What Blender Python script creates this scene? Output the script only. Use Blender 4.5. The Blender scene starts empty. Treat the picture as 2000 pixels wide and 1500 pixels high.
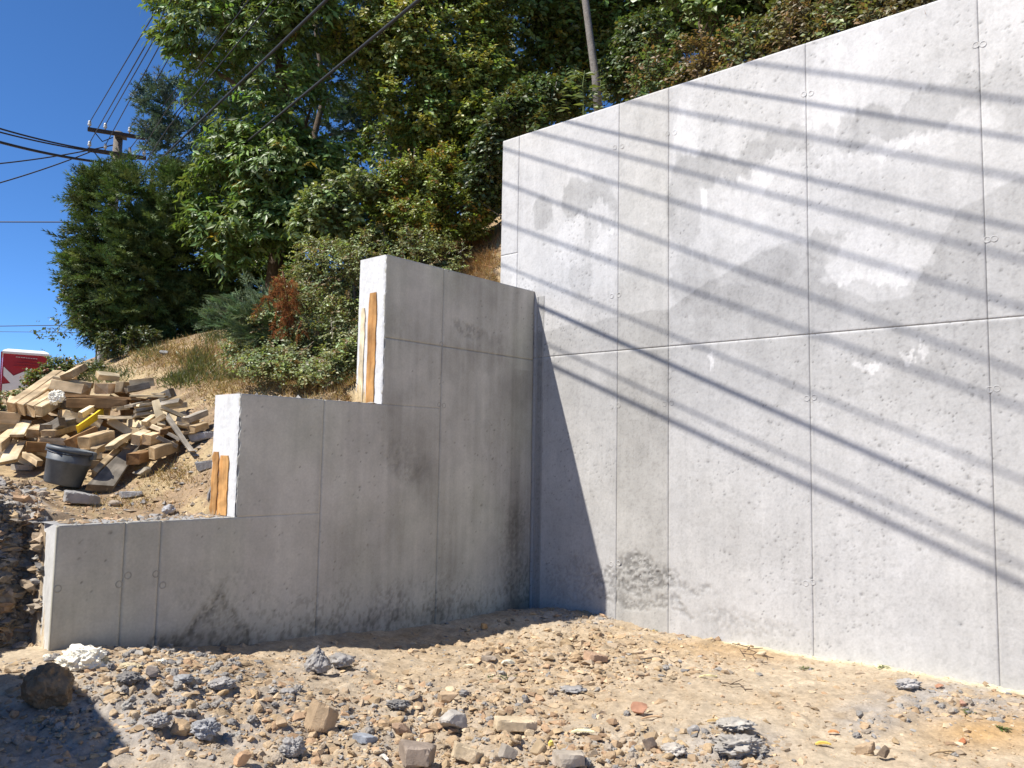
import bpy, math, random
import numpy as np
from mathutils import Matrix, Vector

scene = bpy.context.scene
COL = scene.collection
# ------------------------------------------------------------------ camera, sky, sun, exposure
PITCH, ROLL, FPX = math.radians(5.0), math.radians(1.03), 1600.0
_F = np.array([0, math.cos(PITCH), math.sin(PITCH)])
_U = np.array([0, -math.sin(PITCH), math.cos(PITCH)])
_X = np.array([1.0, 0, 0])
CX = math.cos(ROLL) * _X + math.sin(ROLL) * _U
CY = -math.sin(ROLL) * _X + math.cos(ROLL) * _U
EYE = np.array([0, 0, 1.6])
cam_d = bpy.data.cameras.new('camera')
cam_d.sensor_width = 36.0
cam_d.lens = 36.0 * FPX / 2000.0
cam_d.clip_start, cam_d.clip_end = 0.05, 3000
cam = bpy.data.objects.new('camera', cam_d)
COL.objects.link(cam)
cam.matrix_world = Matrix(((CX[0], CY[0], -_F[0], EYE[0]), (CX[1], CY[1], -_F[1], EYE[1]),
                           (CX[2], CY[2], -_F[2], EYE[2]), (0, 0, 0, 1)))
scene.camera = cam

WN = np.array([1.127, -1, 0]); WN /= np.linalg.norm(WN)      # along the high wall / outward normal of the stepped wall
WE = np.array([WN[1], -WN[0], 0])                            # along the stepped wall / outward normal of the high wall
SUN = -.316 * WN + .672 * WE + np.array([0, 0, 1.0])
SUN_EL = math.atan2(1.0, math.hypot(SUN[0], SUN[1]))
SUN_AZ = math.atan2(SUN[0], SUN[1])
world = bpy.data.worlds.new('World')
scene.world = world
world.use_nodes = True
wn = world.node_tree
wn.nodes.clear()
wo = wn.nodes.new('ShaderNodeOutputWorld'); wb = wn.nodes.new('ShaderNodeBackground')
sk = wn.nodes.new('ShaderNodeTexSky'); sk.sky_type = 'NISHITA'; sk.sun_disc = False
sk.sun_elevation, sk.sun_rotation = SUN_EL, SUN_AZ
sk.altitude, sk.air_density, sk.dust_density, sk.ozone_density = 3000, 0.7, 0.0, 6.0
hs = wn.nodes.new('ShaderNodeHueSaturation'); hs.inputs['Saturation'].default_value = 1.12
wn.links.new(sk.outputs[0], hs.inputs['Color']); wn.links.new(hs.outputs[0], wb.inputs[0])
wb.inputs[1].default_value = 0.14
wn.links.new(wb.outputs[0], wo.inputs[0])
sun_d = bpy.data.lights.new('sun', 'SUN')
sun_d.energy, sun_d.angle, sun_d.color = 5.0, math.radians(0.53), (1.0, 0.95, 0.87)
sun = bpy.data.objects.new('sun', sun_d); COL.objects.link(sun)
sun.rotation_euler = Vector(SUN).to_track_quat('Z', 'Y').to_euler()
sun.location = (-20, -8, 30)
vs = scene.view_settings
vs.view_transform, vs.look, vs.gamma, vs.exposure = 'Standard', 'None', 1.0, 0.66
vs.use_curve_mapping = False
scene.render.engine = 'CYCLES'
scene.cycles.max_bounces = 6
scene.cycles.transparent_max_bounces = 4

# ------------------------------------------------------------------ helpers: rays, noise, meshes
def ray(px, py): return _F + CX * (px - 1000) / FPX + CY * (750 - py) / FPX
def P(px, py, Y):
    d = ray(px, py); return EYE + d * (Y / d[1])
def proj(q):
    v = q - EYE; z = v @ _F
    return 1000 + FPX * (v @ CX) / z, 750 - FPX * (v @ CY) / z
WC = P(1035, 1188, 8.7)                                      # foot of the inner corner of the two walls
WC0 = np.array([WC[0], WC[1], 0.0])
def big(px, py):
    d = ray(px, py); t = ((WC - EYE) @ WE) / (d @ WE); q = EYE + d * t
    return (q - WC) @ WN, q[2]
def lef(px, py):
    d = ray(px, py); t = ((WC - EYE) @ WN) / (d @ WN); q = EYE + d * t
    return (q - WC) @ WE, q[2]

def _hash(ix, iy, iz, seed):
    h = (ix.astype(np.int64) * 374761393 + iy.astype(np.int64) * 668265263 + iz.astype(np.int64) * 2147483647 + seed * 974634771) & 0xFFFFFFFF
    h = ((h ^ (h >> 13)) * 1274126177) & 0xFFFFFFFF
    h = ((h ^ (h >> 16)) * 2246822519) & 0xFFFFFFFF
    return ((h ^ (h >> 15)) & 0xFFFFFF) / float(0xFFFFFF)
def vn2(x, y, seed=0):
    x = np.asarray(x, float); y = np.asarray(y, float)
    ix, iy = np.floor(x), np.floor(y); fx, fy = x - ix, y - iy
    fx = fx * fx * fx * (fx * (fx * 6 - 15) + 10); fy = fy * fy * fy * (fy * (fy * 6 - 15) + 10)
    z = np.zeros_like(ix)
    a, b = _hash(ix, iy, z, seed), _hash(ix + 1, iy, z, seed)
    c, d = _hash(ix, iy + 1, z, seed), _hash(ix + 1, iy + 1, z, seed)
    return (a * (1 - fx) + b * fx) * (1 - fy) + (c * (1 - fx) + d * fx) * fy
def fb2(x, y, seed=0, oc=4, gain=.5):
    s = 0; a = 1; t = 0
    x = np.asarray(x, float); y = np.asarray(y, float)
    for i in range(oc):
        s = s + a * vn2(x * 2 ** i + 17.3 * i, y * 2 ** i - 9.1 * i, seed + i * 7); t += a; a *= gain
    return s / t
def vn3(p, seed=0):
    i = np.floor(p); f = p - i; f = f * f * (3 - 2 * f)
    r = 0
    for dx in (0, 1):
        for dy in (0, 1):
            for dz in (0, 1):
                w = (f[:, 0] if dx else 1 - f[:, 0]) * (f[:, 1] if dy else 1 - f[:, 1]) * (f[:, 2] if dz else 1 - f[:, 2])
                r = r + w * _hash(i[:, 0] + dx, i[:, 1] + dy, i[:, 2] + dz, seed)
    return r
def fb3(p, seed=0, oc=3):
    s = 0; a = 1; t = 0
    for i in range(oc):
        s = s + a * vn3(p * 2 ** i + 5.7 * i, seed + 11 * i); t += a; a *= .5
    return s / t
def sst(a, b, x):
    t = np.clip((x - a) / (b - a), 0, 1); return t * t * (3 - 2 * t)
def nrm(v): return v / np.maximum(np.linalg.norm(v, axis=-1, keepdims=True), 1e-9)

def mesh_np(name, V, Fs, col=None, smooth=False, mat=None):
    """Fs: (n,3) or (n,4) int array."""
    V = np.asarray(V, np.float32); Fs = np.asarray(Fs, np.int32)
    me = bpy.data.meshes.new(name)
    k = Fs.shape[1]
    me.vertices.add(len(V)); me.vertices.foreach_set('co', V.ravel())
    me.loops.add(Fs.size); me.loops.foreach_set('vertex_index', Fs.ravel())
    me.polygons.add(len(Fs))
    me.polygons.foreach_set('loop_start', np.arange(0, Fs.size, k, dtype=np.int32))
    me.polygons.foreach_set('loop_total', np.full(len(Fs), k, np.int32))
    me.polygons.foreach_set('use_smooth', np.full(len(Fs), smooth, bool))
    me.update(calc_edges=True)
    if col is not None:
        at = me.color_attributes.new('col', 'FLOAT_COLOR', 'POINT')
        c4 = np.ones((len(V), 4), np.float32); c4[:, :3] = col
        at.data.foreach_set('color', c4.ravel())
    if mat: me.materials.append(mat)
    return me
def link(name, me, parent=None, loc=None):
    o = bpy.data.objects.new(name, me); COL.objects.link(o)
    if loc is not None: o.location = Vector(loc)
    if parent: o.parent = parent
    return o
def tag(o, label=None, cat=None, group=None, kind=None):
    if label: o['label'] = label
    if cat: o['category'] = cat
    if group: o['group'] = group
    if kind: o['kind'] = kind
    return o
def empty(name, loc):
    o = bpy.data.objects.new(name, None); COL.objects.link(o); o.location = Vector(loc); o.empty_display_size = .1
    return o
class MB:
    """collects tris+quads (quads split) with per-vertex colour, world coordinates"""
    def __init__(s): s.V = []; s.F = []; s.C = []; s.n = 0
    def add(s, V, Fs, c=(.5, .5, .5)):
        V = np.asarray(V, float); Fs = np.asarray(Fs, int)
        if Fs.ndim == 2 and Fs.shape[1] == 4: Fs = np.concatenate([Fs[:, [0, 1, 2]], Fs[:, [0, 2, 3]]])
        s.V.append(V); s.F.append(Fs + s.n); s.n += len(V)
        c = np.asarray(c, float)
        s.C.append(np.broadcast_to(c, (len(V), 3)))
    def build(s, name, mat, parent=None, origin=None, smooth=False):
        V = np.concatenate(s.V); Fs = np.concatenate(s.F); Cc = np.concatenate(s.C)
        if origin is None:
            origin = np.array(parent.location) if parent else np.zeros(3)
        me = mesh_np(name, V - np.asarray(origin), Fs, Cc, smooth, mat)
        return link(name, me, parent, None if parent else origin)
BOXF = np.array([[0, 1, 3, 2], [4, 6, 7, 5], [0, 4, 5, 1], [2, 3, 7, 6], [0, 2, 6, 4], [1, 5, 7, 3]])
def boxv(c, ax, ay, az):
    c = np.asarray(c, float); ax, ay, az = map(lambda q: np.asarray(q, float), (ax, ay, az))
    return np.array([c + i * ax + j * ay + k * az for i in (-1, 1) for j in (-1, 1) for k in (-1, 1)])
def tube(pts, rad, n=6, cap=True):
    pts = np.asarray(pts, float); m = len(pts); rad = np.broadcast_to(np.asarray(rad, float), (m,))
    tg = nrm(np.gradient(pts, axis=0)); up = np.array([0, 0, 1.0])
    if abs(tg[:, 2]).mean() > .8: up = np.array([0, 1.0, 0])
    a = nrm(np.cross(tg, up)); b = np.cross(tg, a)
    th = np.arange(n) * 2 * math.pi / n
    V = pts[:, None] + rad[:, None, None] * (np.cos(th)[None, :, None] * a[:, None] + np.sin(th)[None, :, None] * b[:, None])
    V = V.reshape(-1, 3); Fs = []
    for i in range(m - 1):
        for j in range(n):
            Fs.append([i * n + j, i * n + (j + 1) % n, (i + 1) * n + (j + 1) % n, (i + 1) * n + j])
    if cap:
        V = np.vstack([V, pts[0], pts[-1]])
        for j in range(n):
            Fs.append([m * n, (j + 1) % n, j, j]); Fs.append([m * n + 1, (m - 1) * n + j, (m - 1) * n + (j + 1) % n, (m - 1) * n + (j + 1) % n])
    Fs = np.array(Fs)
    T = np.concatenate([Fs[:, [0, 1, 2]], Fs[Fs[:, 2] != Fs[:, 3]][:, [0, 2, 3]]])
    return V, T
def lathe(prof, n=24):
    prof = np.asarray(prof, float); m = len(prof); th = np.arange(n) * 2 * math.pi / n
    V = np.stack([prof[:, None, 0] * np.cos(th), prof[:, None, 0] * np.sin(th), np.repeat(prof[:, None, 1], n, 1)], -1).reshape(-1, 3)
    Fs = [[i * n + j, i * n + (j + 1) % n, (i + 1) * n + (j + 1) % n, (i + 1) * n + j] for i in range(m - 1) for j in range(n)]
    return V, np.array(Fs)
def ico(sub):
    t = (1 + 5 ** .5) / 2
    V = [(-1, t, 0), (1, t, 0), (-1, -t, 0), (1, -t, 0), (0, -1, t), (0, 1, t), (0, -1, -t), (0, 1, -t), (t, 0, -1), (t, 0, 1), (-t, 0, -1), (-t, 0, 1)]
    Fs = [(0, 11, 5), (0, 5, 1), (0, 1, 7), (0, 7, 10), (0, 10, 11), (1, 5, 9), (5, 11, 4), (11, 10, 2), (10, 7, 6), (7, 1, 8), (3, 9, 4), (3, 4, 2), (3, 2, 6), (3, 6, 8), (3, 8, 9), (4, 9, 5), (2, 4, 11), (6, 2, 10), (8, 6, 7), (9, 8, 1)]
    V = [np.array(v) / np.linalg.norm(v) for v in V]
    for _ in range(sub):
        cache = {}; N = []
        def mid(a, b):
            k = (min(a, b), max(a, b))
            if k not in cache:
                q = V[a] + V[b]; V.append(q / np.linalg.norm(q)); cache[k] = len(V) - 1
            return cache[k]
        for a, b, c in Fs:
            x, y, z = mid(a, b), mid(b, c), mid(c, a); N += [(a, x, z), (b, y, x), (c, z, y), (x, y, z)]
        Fs = N
    return np.array(V), np.array(Fs)
ICO = [ico(i) for i in range(5)]

# ------------------------------------------------------------------ materials
def newmat(name):
    m = bpy.data.materials.new(name); m.use_nodes = True
    nt = m.node_tree; nt.nodes.clear()
    out = nt.nodes.new('ShaderNodeOutputMaterial'); b = nt.nodes.new('ShaderNodeBsdfPrincipled')
    nt.links.new(b.outputs[0], out.inputs[0])
    return m, nt, b, out
def N(nt, t, **kw):
    n = nt.nodes.new(t)
    for k, v in kw.items():
        if k in n.inputs: n.inputs[k].default_value = v
        else: setattr(n, k, v)
    return n
def attr_mat(name, rough=.85, nscale=60, namt=.25, bscale=90, bump=.3, bdist=.004, coord='Object', spec=.3, nscale2=None, namt2=0.0):
    """colour from the mesh's own colour attribute, broken up by noise, with bump"""
    m, nt, b, out = newmat(name); L = nt.links.new
    at = N(nt, 'ShaderNodeAttribute', attribute_name='col')
    tc = N(nt, 'ShaderNodeTexCoord')
    no = N(nt, 'ShaderNodeTexNoise', Scale=nscale, Detail=5.0, Roughness=.65); L(tc.outputs[coord], no.inputs['Vector'])
    mr = N(nt, 'ShaderNodeMapRange'); mr.inputs['From Min'].default_value = .25; mr.inputs['From Max'].default_value = .75
    mr.inputs['To Min'].default_value = 1 - namt; mr.inputs['To Max'].default_value = 1 + namt
    L(no.outputs[0], mr.inputs[0])
    mx = N(nt, 'ShaderNodeVectorMath', operation='SCALE'); L(at.outputs['Color'], mx.inputs[0]); L(mr.outputs[0], mx.inputs['Scale'])
    last = mx
    if nscale2:
        n2 = N(nt, 'ShaderNodeTexNoise', Scale=nscale2, Detail=3.0); L(tc.outputs[coord], n2.inputs['Vector'])
        m2 = N(nt, 'ShaderNodeMapRange'); m2.inputs['From Min'].default_value = .3; m2.inputs['From Max'].default_value = .7
        m2.inputs['To Min'].default_value = 1 - namt2; m2.inputs['To Max'].default_value = 1 + namt2; L(n2.outputs[0], m2.inputs[0])
        x2 = N(nt, 'ShaderNodeVectorMath', operation='SCALE'); L(mx.outputs[0], x2.inputs[0]); L(m2.outputs[0], x2.inputs['Scale']); last = x2
    L(last.outputs[0], b.inputs['Base Color'])
    b.inputs['Roughness'].default_value = rough; b.inputs['Specular IOR Level'].default_value = spec
    if bump:
        nb = N(nt, 'ShaderNodeTexNoise', Scale=bscale, Detail=6.0, Roughness=.7); L(tc.outputs[coord], nb.inputs['Vector'])
        bp = N(nt, 'ShaderNodeBump', Strength=bump, Distance=bdist); L(nb.outputs[0], bp.inputs['Height']); L(bp.outputs[0], b.inputs['Normal'])
    return m
def plain(name, c, rough=.6, metal=0, bump=0, bscale=40, namt=.15, nscale=12, spec=.4):
    m, nt, b, out = newmat(name); L = nt.links.new
    tc = N(nt, 'ShaderNodeTexCoord'); no = N(nt, 'ShaderNodeTexNoise', Scale=nscale, Detail=6.0, Roughness=.65)
    L(tc.outputs['Object'], no.inputs['Vector'])
    cr = N(nt, 'ShaderNodeValToRGB'); L(no.outputs[0], cr.inputs[0])
    c = np.array(c)
    cr.color_ramp.elements[0].position = .3; cr.color_ramp.elements[1].position = .7
    cr.color_ramp.elements[0].color = (*np.clip(c * (1 - namt), 0, 1), 1); cr.color_ramp.elements[1].color = (*np.clip(c * (1 + namt), 0, 1), 1)
    L(cr.outputs[0], b.inputs['Base Color'])
    b.inputs['Roughness'].default_value = rough; b.inputs['Metallic'].default_value = metal; b.inputs['Specular IOR Level'].default_value = spec
    if bump:
        nb = N(nt, 'ShaderNodeTexNoise', Scale=bscale, Detail=5.0); L(tc.outputs['Object'], nb.inputs['Vector'])
        bp = N(nt, 'ShaderNodeBump', Strength=bump, Distance=.01); L(nb.outputs[0], bp.inputs['Height']); L(bp.outputs[0], b.inputs['Normal'])
    return m
def leaf_mat(name, trans=.35, rough=.45, spec=.4):
    m, nt, b, out = newmat(name); L = nt.links.new
    at = N(nt, 'ShaderNodeAttribute', attribute_name='col'); L(at.outputs['Color'], b.inputs['Base Color'])
    b.inputs['Roughness'].default_value = rough; b.inputs['Specular IOR Level'].default_value = spec
    tr = N(nt, 'ShaderNodeBsdfTranslucent')
    sc = N(nt, 'ShaderNodeVectorMath', operation='MULTIPLY'); sc.inputs[1].default_value = (1.25, 1.2, .55); L(at.outputs['Color'], sc.inputs[0]); L(sc.outputs[0], tr.inputs[0])
    mx = N(nt, 'ShaderNodeMixShader'); mx.inputs[0].default_value = trans
    L(b.outputs[0], mx.inputs[1]); L(tr.outputs[0], mx.inputs[2]); L(mx.outputs[0], out.inputs[0])
    return m
def wood_mat(name, light, dark, grey=0.0):
    m, nt, b, out = newmat(name); L = nt.links.new
    tc = N(nt, 'ShaderNodeTexCoord'); oi = N(nt, 'ShaderNodeObjectInfo')
    mp = N(nt, 'ShaderNodeMapping'); mp.inputs['Scale'].default_value = (2.2, 26, 26)
    ad = N(nt, 'ShaderNodeVectorMath', operation='ADD'); L(tc.outputs['Object'], ad.inputs[0])
    rs = N(nt, 'ShaderNodeMath', operation='MULTIPLY'); rs.inputs[1].default_value = 37.0; L(oi.outputs['Random'], rs.inputs[0]); L(rs.outputs[0], ad.inputs[1])
    L(ad.outputs[0], mp.inputs[0])
    no = N(nt, 'ShaderNodeTexNoise', Scale=1.0, Detail=6.0, Roughness=.6, Distortion=.6); L(mp.outputs[0], no.inputs['Vector'])
    cr = N(nt, 'ShaderNodeValToRGB'); L(no.outputs[0], cr.inputs[0])
    cr.color_ramp.elements[0].position = .3; cr.color_ramp.elements[0].color = (*dark, 1)
    cr.color_ramp.elements[1].position = .62; cr.color_ramp.elements[1].color = (*light, 1)
    st = N(nt, 'ShaderNodeTexNoise', Scale=6.0, Detail=4.0); L(ad.outputs[0], st.inputs['Vector'])
    s2 = N(nt, 'ShaderNodeMapRange'); s2.inputs['From Min'].default_value = .35; s2.inputs['From Max'].default_value = .65; s2.inputs['To Min'].default_value = .55; s2.inputs['To Max'].default_value = 1.1
    L(st.outputs[0], s2.inputs[0])
    rr = N(nt, 'ShaderNodeMapRange'); rr.inputs['To Min'].default_value = .62; rr.inputs['To Max'].default_value = 1.12; L(oi.outputs['Random'], rr.inputs[0])
    ml = N(nt, 'ShaderNodeMath', operation='MULTIPLY'); L(s2.outputs[0], ml.inputs[0]); L(rr.outputs[0], ml.inputs[1])
    sc = N(nt, 'ShaderNodeVectorMath', operation='SCALE'); L(cr.outputs[0], sc.inputs[0]); L(ml.outputs[0], sc.inputs['Scale'])
    # end grain a little browner
    sp = N(nt, 'ShaderNodeSeparateXYZ'); L(tc.outputs['Normal'], sp.inputs[0])
    ab = N(nt, 'ShaderNodeMath', operation='ABSOLUTE'); L(sp.outputs[0], ab.inputs[0])
    gt = N(nt, 'ShaderNodeMath', operation='GREATER_THAN'); gt.inputs[1].default_value = .8; L(ab.outputs[0], gt.inputs[0])
    mu = N(nt, 'ShaderNodeMixRGB', blend_type='MULTIPLY'); mu.inputs[2].default_value = (.8, .72, .62, 1)
    L(gt.outputs[0], mu.inputs[0]); L(sc.outputs[0], mu.inputs[1]); L(mu.outputs[0], b.inputs['Base Color'])
    b.inputs['Roughness'].default_value = .75; b.inputs['Specular IOR Level'].default_value = .25
    bp = N(nt, 'ShaderNodeBump', Strength=.35, Distance=.003); L(no.outputs[0], bp.inputs['Height']); L(bp.outputs[0], b.inputs['Normal'])
    return m

M_conc = attr_mat('concrete', .88, 55, .10, 160, .35, .003, nscale2=9, namt2=.05)
M_dirt = attr_mat('dirt', .95, 45, .28, 110, .6, .012, spec=.15, nscale2=7, namt2=.14)
M_stone = attr_mat('stone', .9, 14, .22, 50, .5, .01, spec=.2, nscale2=3.5, namt2=.15)
M_leaf = leaf_mat('leaf', .34, .42, .45)
M_needle = leaf_mat('needle', .15, .55, .3)
M_straw = leaf_mat('straw', .25, .8, .15)
M_bark = attr_mat('bark', .92, 20, .3, 30, .8, .02, spec=.15)
M_cable = plain('cable_rubber', (.018, .018, .02), .6)
M_steel = plain('dark_steel', (.05, .05, .055), .6, .3)
M_porc = plain('porcelain', (.55, .54, .5), .25)
M_wood = [wood_mat('fresh_wood', (.78, .60, .37), (.60, .42, .23)), wood_mat('pale_wood', (.84, .70, .47), (.68, .51, .29)),
          wood_mat('grey_wood', (.42, .37, .30), (.25, .215, .17)), wood_mat('brown_wood', (.40, .24, .11), (.22, .12, .05)), wood_mat('orange_wood', (.60, .33, .12), (.40, .18, .05))]
M_yellow = plain('yellow_paint', (.80, .56, .03), .55, namt=.1)
M_bucket = plain('bucket_plastic', (.10, .112, .122), .5, bump=.05, namt=.3, nscale=9)
M_foam = plain('foam', (.80, .76, .64), .9, bump=.5, bscale=30, namt=.08)
M_red = plain('red_plastic', (.36, .018, .028), .38, namt=.06)
M_white = plain('white_plastic', (.78, .78, .78), .45, namt=.05)

# ------------------------------------------------------------------ terrain
CT, STEP_A = .37, (2.06, 3.42, 4.64)
STEP_Z = (3.365, 2.03, 1.108)
def steptop(a): return np.where(a < STEP_A[0], STEP_Z[0], np.where(a < STEP_A[1], STEP_Z[1], STEP_Z[2]))
ctrl = [P(*q) for q in [(300, 1010, 6.9), (400, 1014, 6.7), (130, 988, 6.9), (60, 962, 6.6), (0, 925, 6.4), (110, 962, 7.3), (230, 962, 7.4), (300, 890, 8.4),
        (390, 862, 8.2), (100, 850, 9.0), (20, 790, 11), (400, 780, 9.0), (690, 748, 8.4), (560, 742, 9.0), (430, 662, 11.5), (330, 668, 12.5), (250, 692, 13), (200, 718, 14),
        (130, 750, 16), (60, 862, 19.5), (700, 700, 10.6), (600, 620, 12.5), (900, 565, 10.6), (960, 520, 10.3), (965, 455, 11.6), (450, 640, 14.5), (800, 480, 14), (960, 400, 16)]]
ctrl = [tuple(c) for c in ctrl] + [(-1.84, 6.9, 2.02), (-1.4, 7.55, 2.25), (-11, 22, 4.0), (0, 25, 9), (10, 20, 9.5), (15, 8, 8.5), (-22, 20, 1.7), (-6, 30, 6), (-14, 12, 1.6), (-8, 8, 1.2), (-6, 5, 1.2)]
for s in (.9, 2.2, 3.5, 5, 8):
    for k, zz in ((.5, 4.9), (2.5, 6.0), (6, 8)):
        q = WC0 + s * WN - k * WE; ctrl.append((q[0], q[1], zz + (0 if s > 0 else -.1)))
ctrl = np.array(ctrl)
def _tpsK(d2): return np.where(d2 > 1e-9, .5 * d2 * np.log(np.maximum(d2, 1e-9)), 0)
_n = len(ctrl)
_A = np.zeros((_n + 3, _n + 3))
_A[:_n, :_n] = _tpsK(((ctrl[:, None, :2] - ctrl[None, :, :2]) ** 2).sum(-1)) + np.eye(_n) * .02
_A[:_n, _n] = 1; _A[:_n, _n + 1:] = ctrl[:, :2]; _A[_n:, :_n] = _A[:_n, _n:].T
_w = np.linalg.solve(_A, np.concatenate([ctrl[:, 2], np.zeros(3)]))
def tps(x, y):
    x = np.clip(x, -20, 14); y = np.clip(y, 4, 28); out = np.zeros(x.shape)
    flat = np.stack([x.ravel(), y.ravel()], 1); res = np.empty(len(flat))
    for i in range(0, len(flat), 40000):
        q = flat[i:i + 40000]
        K = _tpsK(((q[:, None] - ctrl[None, :, :2]) ** 2).sum(-1))
        res[i:i + 40000] = K @ _w[:_n] + _w[_n] + q @ _w[_n + 1:]
    return res.reshape(x.shape)
def ab(x, y):
    rx, ry = x - WC[0], y - WC[1]
    return rx * WE[0] + ry * WE[1], rx * WN[0] + ry * WN[1]
# rubble density picture: (px,py,rx,ry,density,greyness)
RUB = [(120, 1470, 220, 60, .8, .7), (40, 1400, 120, 50, .5, .5), (330, 1400, 330, 110, 1.0, .75), (700, 1430, 420, 90, 1.0, .35), (1080, 1460, 380, 60, .9, .3), (1430, 1455, 120, 45, .9, .8), (1120, 1275, 300, 75, .95, .12),
       (1500, 1290, 200, 25, .3, .2), (1860, 1370, 190, 45, .55, .85), (1130, 1200, 130, 22, .7, .6), (640, 1300, 120, 30, .8, .5), (900, 1370, 320, 70, .85, .2), (1700, 1400, 90, 40, .4, .7), (1900, 1440, 120, 40, .35, .1)]
def rub(px, py):
    d = np.full(np.shape(px), .19); g = np.full(np.shape(px), .1)
    for (x, y, rx, ry, dn, gr) in RUB:
        k = np.exp(-(((px - x) / rx) ** 2 + ((py - y) / ry) ** 2) * 1.2)
        d = np.maximum(d, dn * k); g = np.maximum(g, gr * k)
    return d, g
def projv(x, y, z):
    vx, vy, vz = x, y, z - 1.6
    dz = np.maximum(vy * _F[1] + vz * _F[2], .3)
    return 1000 + FPX * (vx * CX[0] + vy * CX[1] + vz * CX[2]) / dz, 750 - FPX * (vx * CY[0] + vy * CY[1] + vz * CY[2]) / dz
def zfront(x, y):
    z = .04 + .27 * sst(-.2, -3.4, x) + .10 * fb2(x * .8 + 3, y * .8, 5, 3) - .05
    z = z + .12 * np.exp(-(((x + 1.9) / 1.0) ** 2 + ((y - 4.9) / .7) ** 2)) + .06 * np.exp(-(((x - .2) / .8) ** 2 + ((y - 8.2) / .5) ** 2))
    # unseen mound added left of the frame, shaped to cast the lower left shadow
    xe = -3.80 - .80 * np.clip(y - 3.73, -.4, 3) + .10 * (fb2(x * 2.2, y * 2.2, 61, 3) - .5)
    z = z + 2.35 * sst(xe + .38, xe, x) * sst(4.9, 4.5, y) * sst(-8, -6.5, x) * sst(.5, 1.5, y)
    return z
def height(x, y, detail=True):
    a, b = ab(x, y)
    bank = a > 4.60
    nb = fb2(x * 2.5, y * 2.5, 31, 4) - .5
    nb2 = fb2(x * 9, y * 9, 33, 3) - .5
    kb = sst(5.3, 5.9, a); bcut = np.where(bank, -.54 + .45 * kb + (.10 + .3 * kb) * nb + .12 * nb2, -.16); wd = np.where(bank, .17, .07)
    wb_ = sst(0, 1, (bcut - b) / wd + .5); wa = sst(0, 1, (-.16 - a) / .07 + .5)
    w = np.maximum(wb_, wa)
    zb = tps(x, y)
    cap = steptop(a) - .05 + np.maximum(-b - CT, 0) * 1.0
    zb = np.where((a < 4.64) & (a > -.1) & (b > -1.6), np.minimum(zb, cap), zb)
    zb = np.where((a < -.1) & (b > -.6), np.minimum(zb, 4.9 + np.maximum(-a - .4, 0) * 1.0), zb)
    zb = zb + .07 * (fb2(x * 1.7, y * 1.7, 41, 4) - .5)
    zf = zfront(x, y)
    if detail:
        px, py = projv(x, y, zf); d, g = rub(px, py)
        zf = zf + (fb2(x * 8, y * 8, 8, 5, .6) - .5) * (.022 + .11 * d) + (vn2(x * 34, y * 34, 9) - .5) * (.005 + .026 * d)
        zb = zb + (fb2(x * 8, y * 8, 12, 4) - .5) * .05
        steep = w * (1 - w) * 4
        zf = zf + steep * bank * .10 * (fb2(x * 6, y * 6, 77, 5) - .5)
        # far away the land is plain
    return zf * (1 - w) + zb * w, w
def hz(x, y):
    return float(height(np.array([float(x)]), np.array([float(y)]))[0][0])
def hit(px, py, y0=3.6, y1=24):
    Y = np.concatenate([np.arange(y0, 10, .02), np.arange(10, y1, .05)])
    d = ray(px, py); Q = EYE[None] + d[None] * (Y / d[1])[:, None]
    h, _ = height(Q[:, 0], Q[:, 1]); k = np.argmax(Q[:, 2] <= h)
    return Q[k] if (Q[:, 2] <= h).any() else Q[-1]
def axis(fine0, fine1, st, lo, hi, grow=1.16, mx=60):
    mid = list(np.arange(fine0, fine1 + 1e-6, st)); l = []; x = fine0; s = st
    while x > lo: s = min(s * grow, mx); x -= s; l.append(x)
    r = []; x = fine1; s = st
    while x < hi: s = min(s * grow, mx); x += s; r.append(x)
    return np.array(l[::-1] + mid + r)
gx = axis(-3.9, 4.1, .0205, -900, 900, 1.12)
gy = np.concatenate([axis(3.85, 9.3, .0205, -600, 9.3, 1.14)[:-1] if False else axis(3.85, 9.3, .0205, -600, 9.29, 1.14), 9.3 + np.cumsum(np.minimum(.024 * 1.05 ** np.arange(1, 90), .16)), ])
_l = gy[-1]; _s = .16; ext = []
while _l < 1200: _s = min(_s * 1.15, 60); _l += _s; ext.append(_l)
gy = np.concatenate([gy, ext])
GX, GY = np.meshgrid(gx, gy)
GZ, GW = height(GX, GY)
far = np.maximum(np.abs(GX), np.abs(GY - 10))
GA, GB = ab(GX, GY)
# colours of the land
ppx, ppy = projv(GX, GY, GZ)
rd, rg = rub(ppx, ppy)
n1 = fb2(GX * 1.3, GY * 1.3, 3, 4); n2 = fb2(GX * 6, GY * 6, 4, 4); n3 = fb2(GX * 30, GY * 30, 6, 3)
tan = np.array([.345, .255, .158]); pale = np.array([.445, .36, .252]); grey = np.array([.30, .28, .26]); ochre = np.array([.42, .26, .11])
def mixc(c1, c2, t): return c1 * (1 - t[..., None]) + c2 * t[..., None]
cf = mixc(tan[None, None], pale[None, None], np.clip(n1 * 1.6 - .3 + (n2 - .5) * .8, 0, 1))
cf = mixc(cf, grey[None, None], np.clip(rg * 1.25 * sst(.25, .58, n2 * .6 + n1 * .5), 0, .9))
cf = mixc(cf, ochre[None, None], np.clip(.8 * np.exp(-(((ppx - 1930) / 120) ** 2 + ((ppy - 1430) / 35) ** 2)) + .5 * np.exp(-(((ppx - 1500) / 150) ** 2 + ((ppy - 1265) / 30) ** 2)), 0, 1))
lime = np.exp(-(np.maximum(GA, 0) / .10) ** 2) * sst(1.7, 2.6, GB) * sst(.35, .5, n2 + .15)   # cement laitance along the foot of the high wall
cf = mixc(cf, np.array([.66, .58, .38])[None, None], np.clip(lime * 1.2, 0, .95))
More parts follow.
